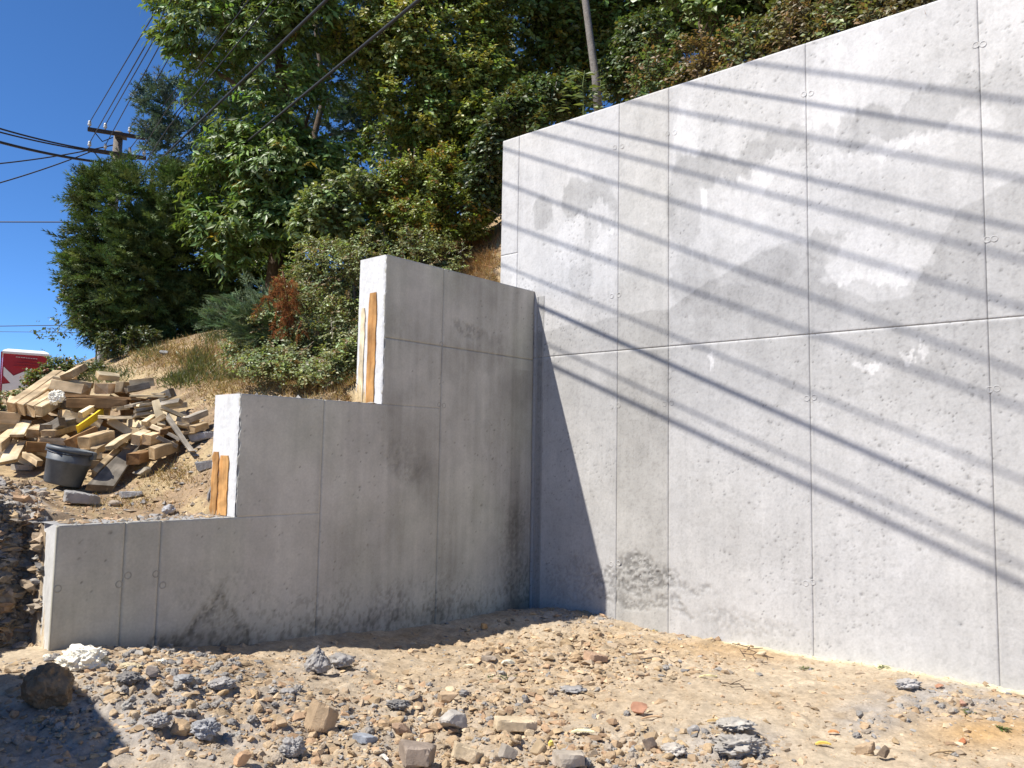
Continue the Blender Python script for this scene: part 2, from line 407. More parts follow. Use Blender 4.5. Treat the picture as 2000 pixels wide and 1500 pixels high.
cf = cf * (.82 + .36 * n3)[..., None]
hdirt = np.array([.28, .20, .125]); hstraw = np.array([.37, .28, .16]); hdark = np.array([.13, .09, .055])
ch = mixc(hdirt[None, None], hstraw[None, None], sst(.35, .65, n2)); ch = mixc(ch, hdark[None, None], sst(.55, .75, n1) * .5)
topgr = np.exp(-(((ppx - 20) / 80) ** 2 + ((ppy - 950) / 60) ** 2)) * (GA > 4.3)
ch = mixc(ch, np.array([.40, .36, .31])[None, None], np.clip(topgr * 1.4, 0, 1))
ch = ch * (.75 + .5 * n3)[..., None]
bankm = GW * (1 - GW) * 4 * (GA > 4.5)
cc = mixc(cf, ch, GW); cc = mixc(cc, np.array([.20, .175, .15])[None, None] * (.6 + .8 * n2)[..., None], np.clip(bankm * 1.3, 0, 1))
V = np.stack([GX, GY, GZ], -1).reshape(-1, 3); CCo = cc.reshape(-1, 3)
_k = np.where((bankm.ravel() > .03) & (V[:, 1] < 8) & (V[:, 1] > 3))[0]
_d = (fb3(V[_k] * 6.5, 301, 4) - .5) * .26 + (fb3(V[_k] * 18, 302, 3) - .5) * .13
V[_k] += (nrm(np.array([.55, -.75, .25])) * (_d * np.minimum(bankm.ravel()[_k] * 2, 1))[:, None])
ny, nx = GX.shape
I = np.arange(ny * nx).reshape(ny, nx)
Q = np.stack([I[:-1, :-1], I[:-1, 1:], I[1:, 1:], I[1:, :-1]], -1).reshape(-1, 4)
back = (GW.ravel()[Q].mean(1) > .5)
# thin out faces buried deep behind the high wall or under the wood are kept: one sheet
for nm, msk in (('ground', ~back), ('hillside', back)):
    q = Q[msk]; u, inv = np.unique(q, return_inverse=True)
    me = mesh_np(nm, V[u], inv.reshape(-1, 4), CCo[u], True, M_dirt)
    tag(link(nm, me), kind='structure', label={'ground': 'tan rubble strewn dirt in front of the concrete walls', 'hillside': 'dry brown grassy hillside behind the walls'}[nm])

# ------------------------------------------------------------------ concrete walls
rng = np.random.default_rng(7)
def wpos(kind, u, d, z):
    """u along the wall, d outwards from its face"""
    if kind == 'big': return WC0[None] + u[:, None] * WN + d[:, None] * WE + z[:, None] * np.array([0, 0, 1.0])
    return WC0[None] + u[:, None] * WE + d[:, None] * WN + z[:, None] * np.array([0, 0, 1.0])
def blob(u, z, items, seed, warp=.10, drip=.10, soft=.10):
    """soft union of stain patches with ragged, dripping outlines"""
    wu = u + warp * (fb2(u * 3.2, z * 3.2, seed, 4) - .5) * 2
    wz = z + warp * (fb2(u * 3.1 + 40, z * 3.1, seed + 1, 4) - .5) * 2 + drip * (fb2(u * 30, z * 1.6, seed + 2, 3) - .5) * 1.3
    fine = .035 * (fb2(u * 17, z * 13, seed + 3, 4) - .5) * 2; wu = wu + fine; wz = wz - fine
    m = np.zeros_like(u)
    for (cu, cz, ru, rz, s) in items:
        r = np.sqrt(((wu - cu) / ru) ** 2 + ((wz - cz) / rz) ** 2)
        m = np.maximum(m, s * sst(1.0 + soft, 1.0 - soft, r))
    return m
def pxb(fn, px, py, rx, ry, s=1.0):
    u, z = fn(px, py); u1, _ = fn(px + rx, py); _, z1 = fn(px, py + ry)
    return (u, z, abs(u1 - u), abs(z1 - z), s)
DARK_B = [pxb(big, *q) for q in [(1058, 415, 18, 34), (1150, 385, 46, 32), (1118, 392, 22, 40), (1185, 415, 22, 40, .8), (1370, 330, 60, 38), (1335, 395, 32, 100, .8), (1350, 545, 45, 55, .7),
          (1440, 335, 20, 25), (1495, 282, 42, 22), (1470, 300, 22, 24, .9), (1558, 272, 45, 22), (1610, 275, 22, 30, .8), (1690, 240, 58, 30), (1665, 270, 34, 25), (1770, 245, 75, 28, .9), (1830, 205, 70, 32, .85), (1900, 175, 40, 32, .75),
          (1970, 190, 45, 70, .7), (1610, 475, 40, 34, .8), (1500, 520, 60, 40, .5), (1400, 590, 90, 32, .4), (1150, 430, 14, 60, .7), (1130, 540, 22, 60, .5)]]
POUR = np.array([big(*q) for q in [(1040, 650), (1130, 632), (1240, 612), (1310, 602), (1370, 560), (1440, 520), (1500, 488), (1560, 470), (1640, 560), (1700, 590), (1780, 575), (1830, 480), (1870, 410), (1930, 380), (2000, 345), (2100, 310)]])
WHITE_B = [pxb(big, *q) for q in [(1140, 470, 50, 55, .55), (1170, 405, 22, 18), (1195, 430, 12, 30, .8), (1685, 718, 22, 7), (1710, 712, 12, 5), (1775, 694, 16, 8), (1810, 688, 14, 7), (1385, 705, 7, 14), (1680, 500, 80, 45, .5), (1740, 540, 60, 22, .8), (1640, 540, 40, 16, .8), (1780, 500, 50, 30, .6), (1440, 430, 60, 50, .35), (1470, 350, 30, 24, .6), (1620, 190, 55, 120, .5), (1745, 285, 60, 14, .9), (1900, 240, 60, 20, .35), (1690, 140, 70, 60, .25), (1340, 250, 30, 50, .6), (1375, 395, 8, 26)]]
SEAM_B = [big(1207, 600)[0], big(1306, 600)[0], big(1580, 600)[0], big(1932, 700)[0]]
HON_B = [pxb(big, *q) for q in [(1265, 1120, 62, 26), (1230, 1140, 95, 16, .8), (1330, 1145, 70, 9, .6), (1260, 1180, 90, 16, .7), (1215, 1150, 40, 30, .6), (1440, 1215, 90, 22, .35), (1120, 1140, 60, 50, .35)]]
def col_big(u, z):
    tone = .5 + .20 * (fb2(u * 1.1, z * 1.1, 21, 4) - .5) + .14 * (fb2(u * 6, z * 3.5, 22, 4) - .5) + .10 * (fb2(u * 30, z * 1.3, 23, 3) - .5)
    tone = tone + .12 * sst(2.6, 4.4, z)
    pz = np.interp(u, POUR[:, 0], POUR[:, 1]) + .05 * (fb2(u * 5, z * 5, 25, 4) - .5) + .02 * (fb2(u * 20, z * 3, 26, 3) - .5)
    below = sst(.012, -.012, z - pz) * sst(2.55, 2.72, z + .1 * (fb2(u * 4, z * 4, 27) - .5))
    tone = tone - .17 * below
    mid = sst(2.64, 2.60, z) * sst(1.75, 2.45, z + .5 * (fb2(u * 2, z * 2, 28, 4) - .5))
    tone = tone - (.14 + .16 * (fb2(u * 4, z * 6, 29, 4) - .5)) * mid
    colm = sst(SEAM_B[0] - .004, SEAM_B[0] + .004, u) * sst(SEAM_B[1] + .004, SEAM_B[1] - .004, u)
    tone = tone - .11 * colm * (.6 + .8 * fb2(u * 4, z * 3, 30, 3)) - .14 * colm * np.exp(-((z - 1.75) / .35) ** 2) * fb2(u * 5, z * 4, 36) * 1.6
    tone = tone - .25 * blob(u, z, DARK_B, 50, .07, .07) * (.65 + .7 * fb2(u * 5, z * 5, 37, 4))
    tone = tone + .26 * blob(u, z, WHITE_B, 60, .10, .08) * (.5 + fb2(u * 9, z * 4, 38, 4))
    tone = tone + .10 * (fb2(u * 2.3, z * 2.0, 39, 5) - .5) * 2 * sst(2.5, 3.0, z)
    sp = fb2(u * 60, z * 45, 46, 2); tone = tone - .10 * sst(.62, .75, sp)
    hon = blob(u, z, HON_B, 70, .12, .03, .3)
    tone = tone - .10 * hon
    strip = sst(.135, .128, u) * sst(.03, .036, u) * (z < 3.3)
    tone = np.clip(tone - .30 * strip, .02, 1.22)
    dk, lt = np.array([.20, .196, .189]), np.array([.685, .672, .655])
    c = dk + (lt - dk) * tone[:, None] ** 1.0
    warm = (.5 * colm + .9 * (fb2(u * .9, z * .9, 33, 3) - .5))[:, None]
    c = c * (1 + warm * np.array([.03, .01, -.05]))
    return c, hon
STAIN_L = [pxb(lef, *q) for q in [(800, 860, 30, 60, .4), (830, 940, 28, 50, .5), (790, 800, 20, 50, .4), (940, 700, 55, 35, .75), (905, 740, 25, 90, .5), (985, 800, 32, 130, .5), (1000, 960, 30, 160, .55), (930, 850, 22, 150, .35), (880, 720, 16, 60, .5), (800, 620, 45, 40, .3), (955, 660, 30, 16, .6), (880, 1000, 28, 120, .25)]]
HON_L = [pxb(lef, *q) for q in [(320, 1262, 40, 14, .9), (430, 1262, 70, 14, .6), (500, 1262, 50, 14, .8), (620, 1236, 80, 14, .5), (760, 1190, 40, 40, .45), (800, 900, 34, 45, .35), (1010, 1080, 26, 110, .55), (700, 1225, 60, 10, .5), (330, 1275, 90, 10, .9), (880, 1190, 80, 16, .4), (920, 645, 30, 10, .6)]]
def col_left(u, z):
    tone = .5 + .40 * (fb2(u * 1.2, z * 1.2, 121, 4) - .5) + .22 * (fb2(u * 13, z * .8, 125, 4) - .5) * sst(3.4, 2.0, u) + .14 * (fb2(u * 5, z * 3.5, 122, 4) - .5) + .10 * (fb2(u * 26, z * 1.2, 123, 3) - .5)
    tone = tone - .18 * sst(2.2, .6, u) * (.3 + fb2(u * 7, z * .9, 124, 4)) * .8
    tone = tone - .24 * blob(u, z, STAIN_L, 150, .16, .16, .45) * (.5 + fb2(u * 9, z * 3, 151, 4))
    tone = tone + .08 * (fb2(u * 2.6, z * 2.2, 139, 5) - .5) * 2
    hon = blob(u, z, HON_L, 170, .14, .05, .4)
    (ax_, az_), (lx, lz), (rx_, rz_) = lef(432, 1148), lef(305, 1290), lef(492, 1285)
    wj = .06 * (fb2(u * 9, z * 9, 181, 4) - .5) * 2; t_ = np.clip((az_ - z) / (az_ - .15), 0, 1.2); el = ax_ + (lx - ax_) * t_ ** 1.25; er = ax_ + (rx_ - ax_) * t_ + 0 * z
    ins = sst(el + .04, el - .03, u + wj) * sst(er - .04, er + .03, u + wj) * (z < az_ + .03)
    edge = np.maximum(np.exp(-((u + wj - el) / .055) ** 2), .8 * np.exp(-((u + wj - er) / .035) ** 2)) * sst(az_ + .05, az_ - .08, z) * (z < az_ + .05)
    spk = sst(.50, .64, fb2(u * 34, z * 34, 182, 3)); tone = tone - .07 * ins - (.13 * ins + .22 * edge) * spk; hon = np.maximum(hon, np.clip(.25 * ins + .6 * edge, 0, 1))
    tone = tone - .13 * hon * (.4 + 1.0 * fb2(u * 14, z * 14, 171, 3))
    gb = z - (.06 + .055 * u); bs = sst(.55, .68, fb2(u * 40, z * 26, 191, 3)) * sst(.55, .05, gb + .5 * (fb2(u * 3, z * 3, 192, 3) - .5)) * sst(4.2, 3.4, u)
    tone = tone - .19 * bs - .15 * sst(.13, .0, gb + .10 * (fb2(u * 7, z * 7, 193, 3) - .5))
    tone = tone + .15 * np.exp(-((u - .16) / .10) ** 2) * (z > 2.5)
    tone = np.clip(tone, .0, 1.0)
    dk, lt = np.array([.19, .176, .146]), np.array([.77, .73, .645])
    c = dk + (lt - dk) * tone[:, None]
    gr = np.clip(fb2(u * 1.4 + 9, z * 1.1, 131, 3) * 1.6 - .6, 0, 1)[:, None]
    c = c * (1 + gr * np.array([-.02, .02, -.06]))
    return c, hon
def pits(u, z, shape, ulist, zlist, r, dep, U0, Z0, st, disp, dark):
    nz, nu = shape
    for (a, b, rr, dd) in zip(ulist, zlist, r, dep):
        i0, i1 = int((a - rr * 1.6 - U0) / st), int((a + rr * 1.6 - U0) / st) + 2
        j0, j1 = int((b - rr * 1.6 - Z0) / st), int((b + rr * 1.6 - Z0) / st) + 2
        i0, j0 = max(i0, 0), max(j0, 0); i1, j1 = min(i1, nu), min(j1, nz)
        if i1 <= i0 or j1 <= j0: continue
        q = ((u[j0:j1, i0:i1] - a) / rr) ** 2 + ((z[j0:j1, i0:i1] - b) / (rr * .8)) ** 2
        k = np.exp(-q * 1.3); disp[j0:j1, i0:i1] -= dd * k; dark[j0:j1, i0:i1] = np.minimum(dark[j0:j1, i0:i1], 1 - .55 * k)  # pits painted darker: dust plus the shade inside them, put into the colour
def panel(kind, root, u0, u1, z0, z1, st, colf, npit, edges=(1, 1, 1, 1), jag=None, seed=0):
    """one formwork panel of the wall face: real relief, edges rounded back into the joints"""
    g = .0010
    e0, e1, e2, e3 = edges
    us = np.linspace(u0 + g * e0, u1 - g * e1, max(int((u1 - u0) / st), 2)); zs = np.linspace(z0 + g * e2, z1 - g * e3, max(int((z1 - z0) / st), 2))
    u, z = np.meshgrid(us, zs); sh = u.shape
    c, hon = colf(u.ravel(), z.ravel()); hon = hon.reshape(sh)
    r = np.random.default_rng(900 + seed); c = c * (1 + (.085 if kind == "big" else .0) * (r.random() - .5))
    c = c * (1 - .07 * (np.exp(-((u - u0) / .05) ** 2) + np.exp(-((u1 - u) / .07) ** 2)) * fb2(u * 6, z * 1.5, 195, 4)).reshape(-1, 1) if kind == 'big' else c
    disp = .0035 * (fb2(u * 2.0, z * 2.0, 80, 3) - .5) + .0022 * (fb2(u * 25, z * 25, 81, 3) - .5)
    disp = disp + hon * ((.022 if kind == 'big' else .009) * (fb2(u * 38, z * 38, 83, 2) - .62) - .004)
    for fl, d in zip((edges[0], edges[1], edges[2] * 2, edges[3] * 2), (u - u0, u1 - u, z - z0, z1 - z)):
        if fl: disp = disp - (.0026 if kind == 'big' else .0044) * np.exp(-(d / .0055) ** 2) + (.0016 if fl == 1 else .0008) * np.exp(-((d - .016) / .006) ** 2)
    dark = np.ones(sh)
    k = int(npit * (u1 - u0) * (z1 - z0))
    pu, pz = r.uniform(u0, u1, k * 3), r.uniform(z0, z1, k * 3)
    keep = fb2(pu * 1.3, pz * 1.3, 84, 3) + .25 * r.random(k * 3) + (.10 * np.exp(-((pz - 3.0) / 1.0) ** 2) - .06 if kind == 'big' else 0) > .64
    pu, pz = pu[keep], pz[keep]
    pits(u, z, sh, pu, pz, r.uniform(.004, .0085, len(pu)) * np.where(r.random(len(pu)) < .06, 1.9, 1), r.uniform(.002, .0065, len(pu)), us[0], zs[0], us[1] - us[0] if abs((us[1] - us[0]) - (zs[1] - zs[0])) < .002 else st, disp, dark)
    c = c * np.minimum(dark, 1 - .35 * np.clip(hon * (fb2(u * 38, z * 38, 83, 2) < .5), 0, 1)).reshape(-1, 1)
    uu = u.copy()
    if jag is not None:                       # broken, ragged cut edge at the high-u end
        w = np.exp(-((u1 - u) / .02) ** 2)
        uu = uu - w * (jag * np.abs(fb2(z * 22, u * 0 + seed, 85, 4)) * 1.0)
    Vw = wpos(kind, uu.ravel(), disp.ravel(), z.ravel())
    n_ = u.size; nzz, nu = sh
    Ii = np.arange(n_).reshape(sh)
    Qq = np.stack([Ii[:-1, :-1], Ii[:-1, 1:], Ii[1:, 1:], Ii[1:, :-1]], -1).reshape(-1, 4)
    if kind == 'left': Qq = Qq[:, ::-1]
    # skirt back into the wall
    ring = np.concatenate([Ii[0, :], Ii[1:, -1], Ii[-1, -2::-1], Ii[-2:0:-1, 0]])
    bk = wpos(kind, uu.ravel()[ring], np.full(len(ring), -.022), z.ravel()[ring])
    m = len(ring); b0 = n_ + np.arange(m)
    SQ = np.stack([ring, np.roll(ring, -1), np.roll(b0, -1), b0], -1)
    if kind == 'big': SQ = SQ[:, ::-1]
    base = np.array(root.location)
    me = mesh_np('concrete_panel', np.vstack([Vw, bk]) - base, np.vstack([Qq, SQ]), np.vstack([c, c[ring]]), True, M_conc)
    return link('concrete_panel', me, root)
def slabbox(kind, u0, u1, d0, d1, z0, z1):
    pts = [(u, d, z) for u in (u0, u1) for d in (d0, d1) for z in (z0, z1)]
    q = np.array(pts); return wpos(kind, q[:, 0], q[:, 1], q[:, 2])
def rings(kind, root, fn, lst, mat, seed):
    prof = [(.0, -.0035), (.015, -.003), (.0195, .0016), (.0225, .0024), (.0265, -.001)]
    Vl, Fl = lathe(prof, 14)
    for (px, py) in lst:
        u, z = fn(px, py)
        ax = WN if kind == 'big' else WE; nn = WE if kind == 'big' else WN
        Vw = WC0 + u * ax + np.array([0, 0, z]) + nn * .0015 + Vl[:, :1] * ax + Vl[:, 1:2] * np.array([0, 0, 1.0]) + Vl[:, 2:] * nn
        c, _ = (col_big if kind == 'big' else col_left)(np.full(len(Vw), u), np.full(len(Vw), z))
        c = c * (.95 if kind == 'big' else .78)
        ff = Fl if kind == 'left' else Fl[:, ::-1]
        me = mesh_np('tie_ring', Vw - np.array(root.location), ff, c, True, mat); link('tie_ring', me, root)

TOPB, UB0, UB1 = 5.16, -.51, 7.5
wall_b = empty('retaining_wall', WC0 + 3 * WN)
tag(wall_b, 'tall pale concrete retaining wall crossed by wire shadows', 'wall')
mb = MB(); cst = np.array([.42, .415, .40])
mb.add(slabbox('big', UB0, UB1, -.30, -.012, -.6, TOPB - .004), BOXF, cst); mb.build('wall_core', M_conc, wall_b)
cols_b = [UB0, big(1012, 420)[0], *SEAM_B, SEAM_B[3] + 1.32, UB1]
HSEAM = 2.645
k = 0
for i in range(len(cols_b) - 1):
    a0, a1 = cols_b[i], cols_b[i + 1]
    if i == 0: rows = [(-.3, 3.83), (3.83, TOPB)]
    else: rows = [(-.3, HSEAM), (HSEAM, TOPB)]
    for (z0, z1) in rows:
        off = a0 > 4.9
        k += 1
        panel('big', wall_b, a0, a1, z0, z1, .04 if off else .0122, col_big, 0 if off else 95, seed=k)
rings('big', wall_b, big, [q for (x, y) in [(1208, 287), (1311, 260), (1577, 183), (1913, 87), (1202, 577), (1935, 467), (1201, 793), (1305, 788), (1583, 777), (1940, 760), (1201, 1101), (1581, 1138)] for q in ((x - 7, y + 1), (x + 7, y - 1))], M_conc, 1)
# filler strip in the corner
mb = MB(); mb.add(slabbox('big', .034, .050, -.005, .006, -.2, 3.30), BOXF, (.30, .295, .285)); mb.add(slabbox('big', .118, .134, -.005, .005, -.2, 3.30), BOXF, (.32, .315, .30))
mb.build('corner_bead', M_conc, wall_b)

wall_l = empty('stepped_wall', WC0 + 2.3 * WE - .15 * WN)
tag(wall_l, 'low grey stepped concrete wall in shade with timber set in its cut ends', 'wall')
mb = MB(); cl = np.array([.40, .39, .365])
A1, A2, A3 = STEP_A; Z1, Z2, Z3 = STEP_Z
mb.add(slabbox('left', .004, A1 - .014, -CT, -.012, -.6, Z1 - .004), BOXF, cl)
mb.add(slabbox('left', A1 - .014, A2 - .014, -CT, -.012, -.6, Z2 - .004), BOXF, cl)
pts = [(A2 - .014, -CT, -.6), (A2 - .014, -CT, Z3 - .004), (A2 - .014, -.012, -.6), (A2 - .014, -.012, Z3 - .004), (A3 - .062, -CT, -.6), (A3 - .062, -CT, Z3 - .004), (A3 - .012, -.012, -.6), (A3 - .012, -.012, Z3 - .004)]
q = np.array(pts); mb.add(wpos('left', q[:, 0], q[:, 1], q[:, 2]), BOXF, cl)
mb.build('wall_core', M_conc, wall_l)
cl_ = [0.012, lef(860, 800)[0], A1, lef(625, 1000)[0], A2, lef(311, 1100)[0], lef(241, 1100)[0], A3]
k = 40
def lp(u0, u1, z0, z1, edges, jag=None):
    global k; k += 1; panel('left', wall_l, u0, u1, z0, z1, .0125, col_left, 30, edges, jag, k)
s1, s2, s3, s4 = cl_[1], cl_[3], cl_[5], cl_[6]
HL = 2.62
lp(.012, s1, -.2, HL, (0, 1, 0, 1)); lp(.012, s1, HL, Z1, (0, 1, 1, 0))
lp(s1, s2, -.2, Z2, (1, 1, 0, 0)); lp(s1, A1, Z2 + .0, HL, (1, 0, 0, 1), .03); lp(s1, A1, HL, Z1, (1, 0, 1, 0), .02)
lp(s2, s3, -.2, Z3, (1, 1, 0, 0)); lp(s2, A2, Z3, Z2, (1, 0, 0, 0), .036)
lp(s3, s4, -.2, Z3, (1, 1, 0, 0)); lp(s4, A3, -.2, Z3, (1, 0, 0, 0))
rings('left', wall_l, lef, [(250, 1124), (233, 1141), (305, 1121), (318, 1143), (113, 1150), (862, 672), (858, 790), (867, 792)], M_conc, 2)
def endface(u0, z0, z1, d0, d1, skew, base, seed):
    """sunlit cut end of a step, brushed white"""
    ds = np.linspace(d0, d1, 40); zs = np.linspace(z0, z1, max(int((z1 - z0) / .011), 4)); d, z = np.meshgrid(ds, zs)
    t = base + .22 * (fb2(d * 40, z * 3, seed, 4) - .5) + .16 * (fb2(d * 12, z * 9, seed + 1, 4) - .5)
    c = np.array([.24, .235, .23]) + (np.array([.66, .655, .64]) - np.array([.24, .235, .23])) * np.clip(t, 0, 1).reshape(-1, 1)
    out = .004 * (fb2(d * 30, z * 30, seed + 2, 3) - .5) + (d - d1) / (d0 - d1) * 0
    u = u0 + out - skew * (d1 - d) / (d1 - d0) - .006 * np.exp(-((d1 - d) / .01) ** 2) * fb2(z * 30, z * 0, seed + 4, 3) * 2
    Vw = wpos('left', u.ravel(), d.ravel(), z.ravel()); nzz, nu = d.shape; Ii = np.arange(d.size).reshape(d.shape)
    Qq = np.stack([Ii[:-1, :-1], Ii[:-1, 1:], Ii[1:, 1:], Ii[1:, :-1]], -1).reshape(-1, 4)
    link('end_face', mesh_np('end_face', Vw - np.array(wall_l.location), Qq, c, True, M_conc), wall_l)
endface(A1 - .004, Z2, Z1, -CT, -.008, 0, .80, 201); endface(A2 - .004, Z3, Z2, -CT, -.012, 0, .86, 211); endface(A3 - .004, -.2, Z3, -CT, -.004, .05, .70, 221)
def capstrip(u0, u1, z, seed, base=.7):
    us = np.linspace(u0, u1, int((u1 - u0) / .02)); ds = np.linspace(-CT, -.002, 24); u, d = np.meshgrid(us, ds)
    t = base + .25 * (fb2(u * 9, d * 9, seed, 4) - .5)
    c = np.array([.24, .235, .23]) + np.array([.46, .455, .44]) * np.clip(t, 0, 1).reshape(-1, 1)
    Vw = wpos('left', u.ravel(), d.ravel(), (z - .001 + .004 * (fb2(u * 30, d * 30, seed + 1, 3) - .5)).ravel()); Ii = np.arange(u.size).reshape(u.shape)
    Qq = np.stack([Ii[:-1, :-1], Ii[1:, :-1], Ii[1:, 1:], Ii[:-1, 1:]], -1).reshape(-1, 4)
    link('wall_top', mesh_np('wall_top', Vw - np.array(wall_l.location), Qq, c, True, M_conc), wall_l)
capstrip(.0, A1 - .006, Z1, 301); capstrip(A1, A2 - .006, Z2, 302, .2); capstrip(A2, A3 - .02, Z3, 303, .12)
def strip_board(u0, d0, d1, z0, z1, mat, seed):
    r = np.random.default_rng(seed); n_ = 12; zs = np.linspace(z0, z1, n_); V_ = []; 
    for z in zs:
        w = .004 * r.standard_normal(2)
        if z == zs[-1]: w = np.array([.012, -.012])
        for (d, u) in ((d0 + w[0], -.01), (d0 + w[0], .005), (d1 + w[1], .006), (d1 + w[1], -.01)):
            V_.append((u0 + u + .001 * r.standard_normal(), d, z))
    q = np.array(V_); Vw = wpos('left', q[:, 0], q[:, 1], q[:, 2]); Fs = []
    for i in range(n_ - 1):
        for j in range(4): Fs.append([i * 4 + j, i * 4 + (j + 1) % 4, (i + 1) * 4 + (j + 1) % 4, (i + 1) * 4 + j])
    Fs += [[(n_ - 1) * 4 + j for j in range(4)]]
    c0 = WC0 + u0 * WE + .5 * (d0 + d1) * WN + np.array([0, 0, .5 * (z0 + z1)])
    # local frame: x along the grain
    R = np.array([[0, 0, 1.0], WN, WE]).T
    me = mesh_np('timber_strip', (Vw - c0) @ R, np.array(Fs), None, False, mat)
    o = link('timber_strip', me, wall_l)
    M4 = Matrix.Identity(4)
    for i in range(3):
        for j in range(3): M4[i][j] = R[i, j]
        M4[i][3] = (c0 - np.array(wall_l.location))[i]
    o.matrix_local = M4
    return o
def dpos(px0, px1, px): return -CT + CT * (px - px0) / (px1 - px0)
strip_board(A1, dpos(697, 751, 703), dpos(697, 751, 712), Z2 + .01, lef(742, 600)[1] + .03, M_wood[1], 1)
o = strip_board(A1, dpos(697, 751, 719), dpos(697, 751, 735), Z2 + .01, lef(742, 572)[1] + .03, M_wood[4], 2); o['label'] = 'scorched brown orange timber strip'
strip_board(A2, dpos(418, 463, 420), dpos(418, 463, 431), Z3 + .005, lef(455, 883)[1], M_wood[4], 3)
strip_board(A2, dpos(418, 463, 433), dpos(418, 463, 449), Z3 + .005, lef(455, 890)[1], M_wood[4], 4)

# ------------------------------------------------------------------ vegetation helpers
def frames(ydir, up):
    y = nrm(ydir); x = nrm(np.cross(y, up)); z = np.cross(x, y); return x, y, z
LEAF4 = (np.array([[0, 0, 0], [-.5, .42, .10], [.5, .42, .10], [0, 1, -.12], [0, .45, 0.0]]), np.array([[0, 4, 1], [0, 2, 4], [4, 3, 1], [2, 3, 4]]))
LEAF2 = (np.array([[0, 0, 0], [-.5, .48, .12], [.5, .48, .12], [0, 1, 0]]), np.array([[0, 3, 1], [0, 2, 3]]))
def instance(tmpl, pos, ydir, up, sx, sy):
    T, Fc = tmpl; x, y, z = frames(ydir, up); m = len(pos)
    Vv = pos[:, None] + T[None, :, 0:1] * (x * sx[:, None])[:, None] + T[None, :, 1:2] * (y * sy[:, None])[:, None] + T[None, :, 2:3] * (z * sx[:, None])[:, None]
    Ff = Fc[None] + (np.arange(m) * len(T))[:, None, None]
    return Vv.reshape(-1, 3), Ff.reshape(-1, 3)
def leafcol(r, m, base, var=.25, alt=None, altp=0.0):
    c = np.array(base)[None] * (1 + var * (r.random((m, 1)) * 2 - 1)) * (1 + .12 * (r.random((m, 3)) * 2 - 1))
    if alt is not None:
        k = r.random(m) < altp; c[k] = np.array(alt) * (1 + .3 * (r.random((k.sum(), 1)) - .5))
    return np.clip(c, 0, 1)
def crown_pts(r, blobs, n, inner=.45, gapf=1.2, gap=.40, seed=0, front=.75):
    """points through the shell of a union of ellipsoids (px,py,Y,rx px,ry px,depth m)"""
    C_ = np.array([P(b[0], b[1], b[2]) for b in blobs]); R_ = np.array([(b[3] / FPX * b[2], b[5], b[4] / FPX * b[2]) for b in blobs])
    w = (R_[:, 0] * R_[:, 2] + R_[:, 0] * R_[:, 1] + R_[:, 1] * R_[:, 2]); w = w / w.sum()
    pos, out = [], []; tot = 0
    while tot < n:
        m = n * 2; k = r.choice(len(blobs), m, p=w); d = nrm(r.standard_normal((m, 3)))
        d[:, 1] = np.where(r.random(m) < front, -np.abs(d[:, 1]), d[:, 1])
        rad = inner + (1 - inner) * np.sqrt(r.random(m)); bump = .86 + .28 * vn3(d * 2.3 + k[:, None] * 9.7, seed)
        q = C_[k] + d * R_[k] * (rad * bump)[:, None]
        ok = fb3(q * gapf, seed + 5, 2) > gap
        ok &= q[:, 2] > -.5
        pos.append(q[ok]); out.append(nrm(d / R_[k])[ok]); tot += ok.sum()
    return np.concatenate(pos)[:n], np.concatenate(out)[:n]
def above(pos, out, lift=.05):
    h, _ = height(pos[:, 0], pos[:, 1], False); k = pos[:, 2] > h + lift; return pos[k], out[k]
def leaf_sprays(mb, r, pos, out, K, L, ll, lw, droop, down, base, tmpl=LEAF4, var=.25, alt=None, altp=0, up=.35, stem=True, sidew=.9):
    m = len(pos); az = r.standard_normal((m, 3)) * .45
    d = nrm(out * np.array([1, 1, .55]) + az + np.array([0, 0, up])); side = nrm(np.cross(d, np.array([0, 0, 1.0]) + .2 * r.standard_normal((m, 3))))
    t = ((np.arange(K) + r.random((m, K))) / K); Ls = L * r.uniform(.7, 1.3, m)
    cp = pos[:, None] + d[:, None] * (Ls[:, None] * (t - .5))[..., None]; cp = cp - np.array([0, 0, 1.0]) * (droop * Ls[:, None] * t * t)[..., None]
    sg = np.where(np.arange(K) % 2, 1, -1)[None, :, None]
    yd = d[:, None] * .55 + side[:, None] * sg * sidew - np.array([0, 0, 1.0]) * down + r.standard_normal((m, K, 3)) * .35
    upv = np.array([-.45, -.25, .75]) + r.standard_normal((m, K, 3)) * .42 + out[:, None] * .65
    s = r.uniform(.65, 1.2, m * K)
    Vv, Ff = instance(tmpl, cp.reshape(-1, 3), yd.reshape(-1, 3), upv.reshape(-1, 3), lw * s, ll * s)
    cs = leafcol(r, m, base, var, alt, altp); cc_ = np.repeat(cs, K, 0) * (1 + .22 * (r.random((m * K, 1)) * 2 - 1))
    mb.add(Vv, Ff, np.repeat(np.clip(cc_, 0, 1), len(tmpl[0]), 0))
    if stem:
        a = pos - d * (Ls * .6)[:, None]; b_ = pos + d * (Ls * .45)[:, None] - np.array([0, 0, 1.0]) * (droop * Ls * .8)[:, None]
        wv = side * .006
        Sv = np.stack([a - wv, a + wv, b_ + wv * .4, b_ - wv * .4], 1).reshape(-1, 3); Sf = np.array([[0, 1, 2], [0, 2, 3]])[None] + (np.arange(m) * 4)[:, None, None]
        mb.add(Sv, Sf.reshape(-1, 3), (.09, .065, .04))
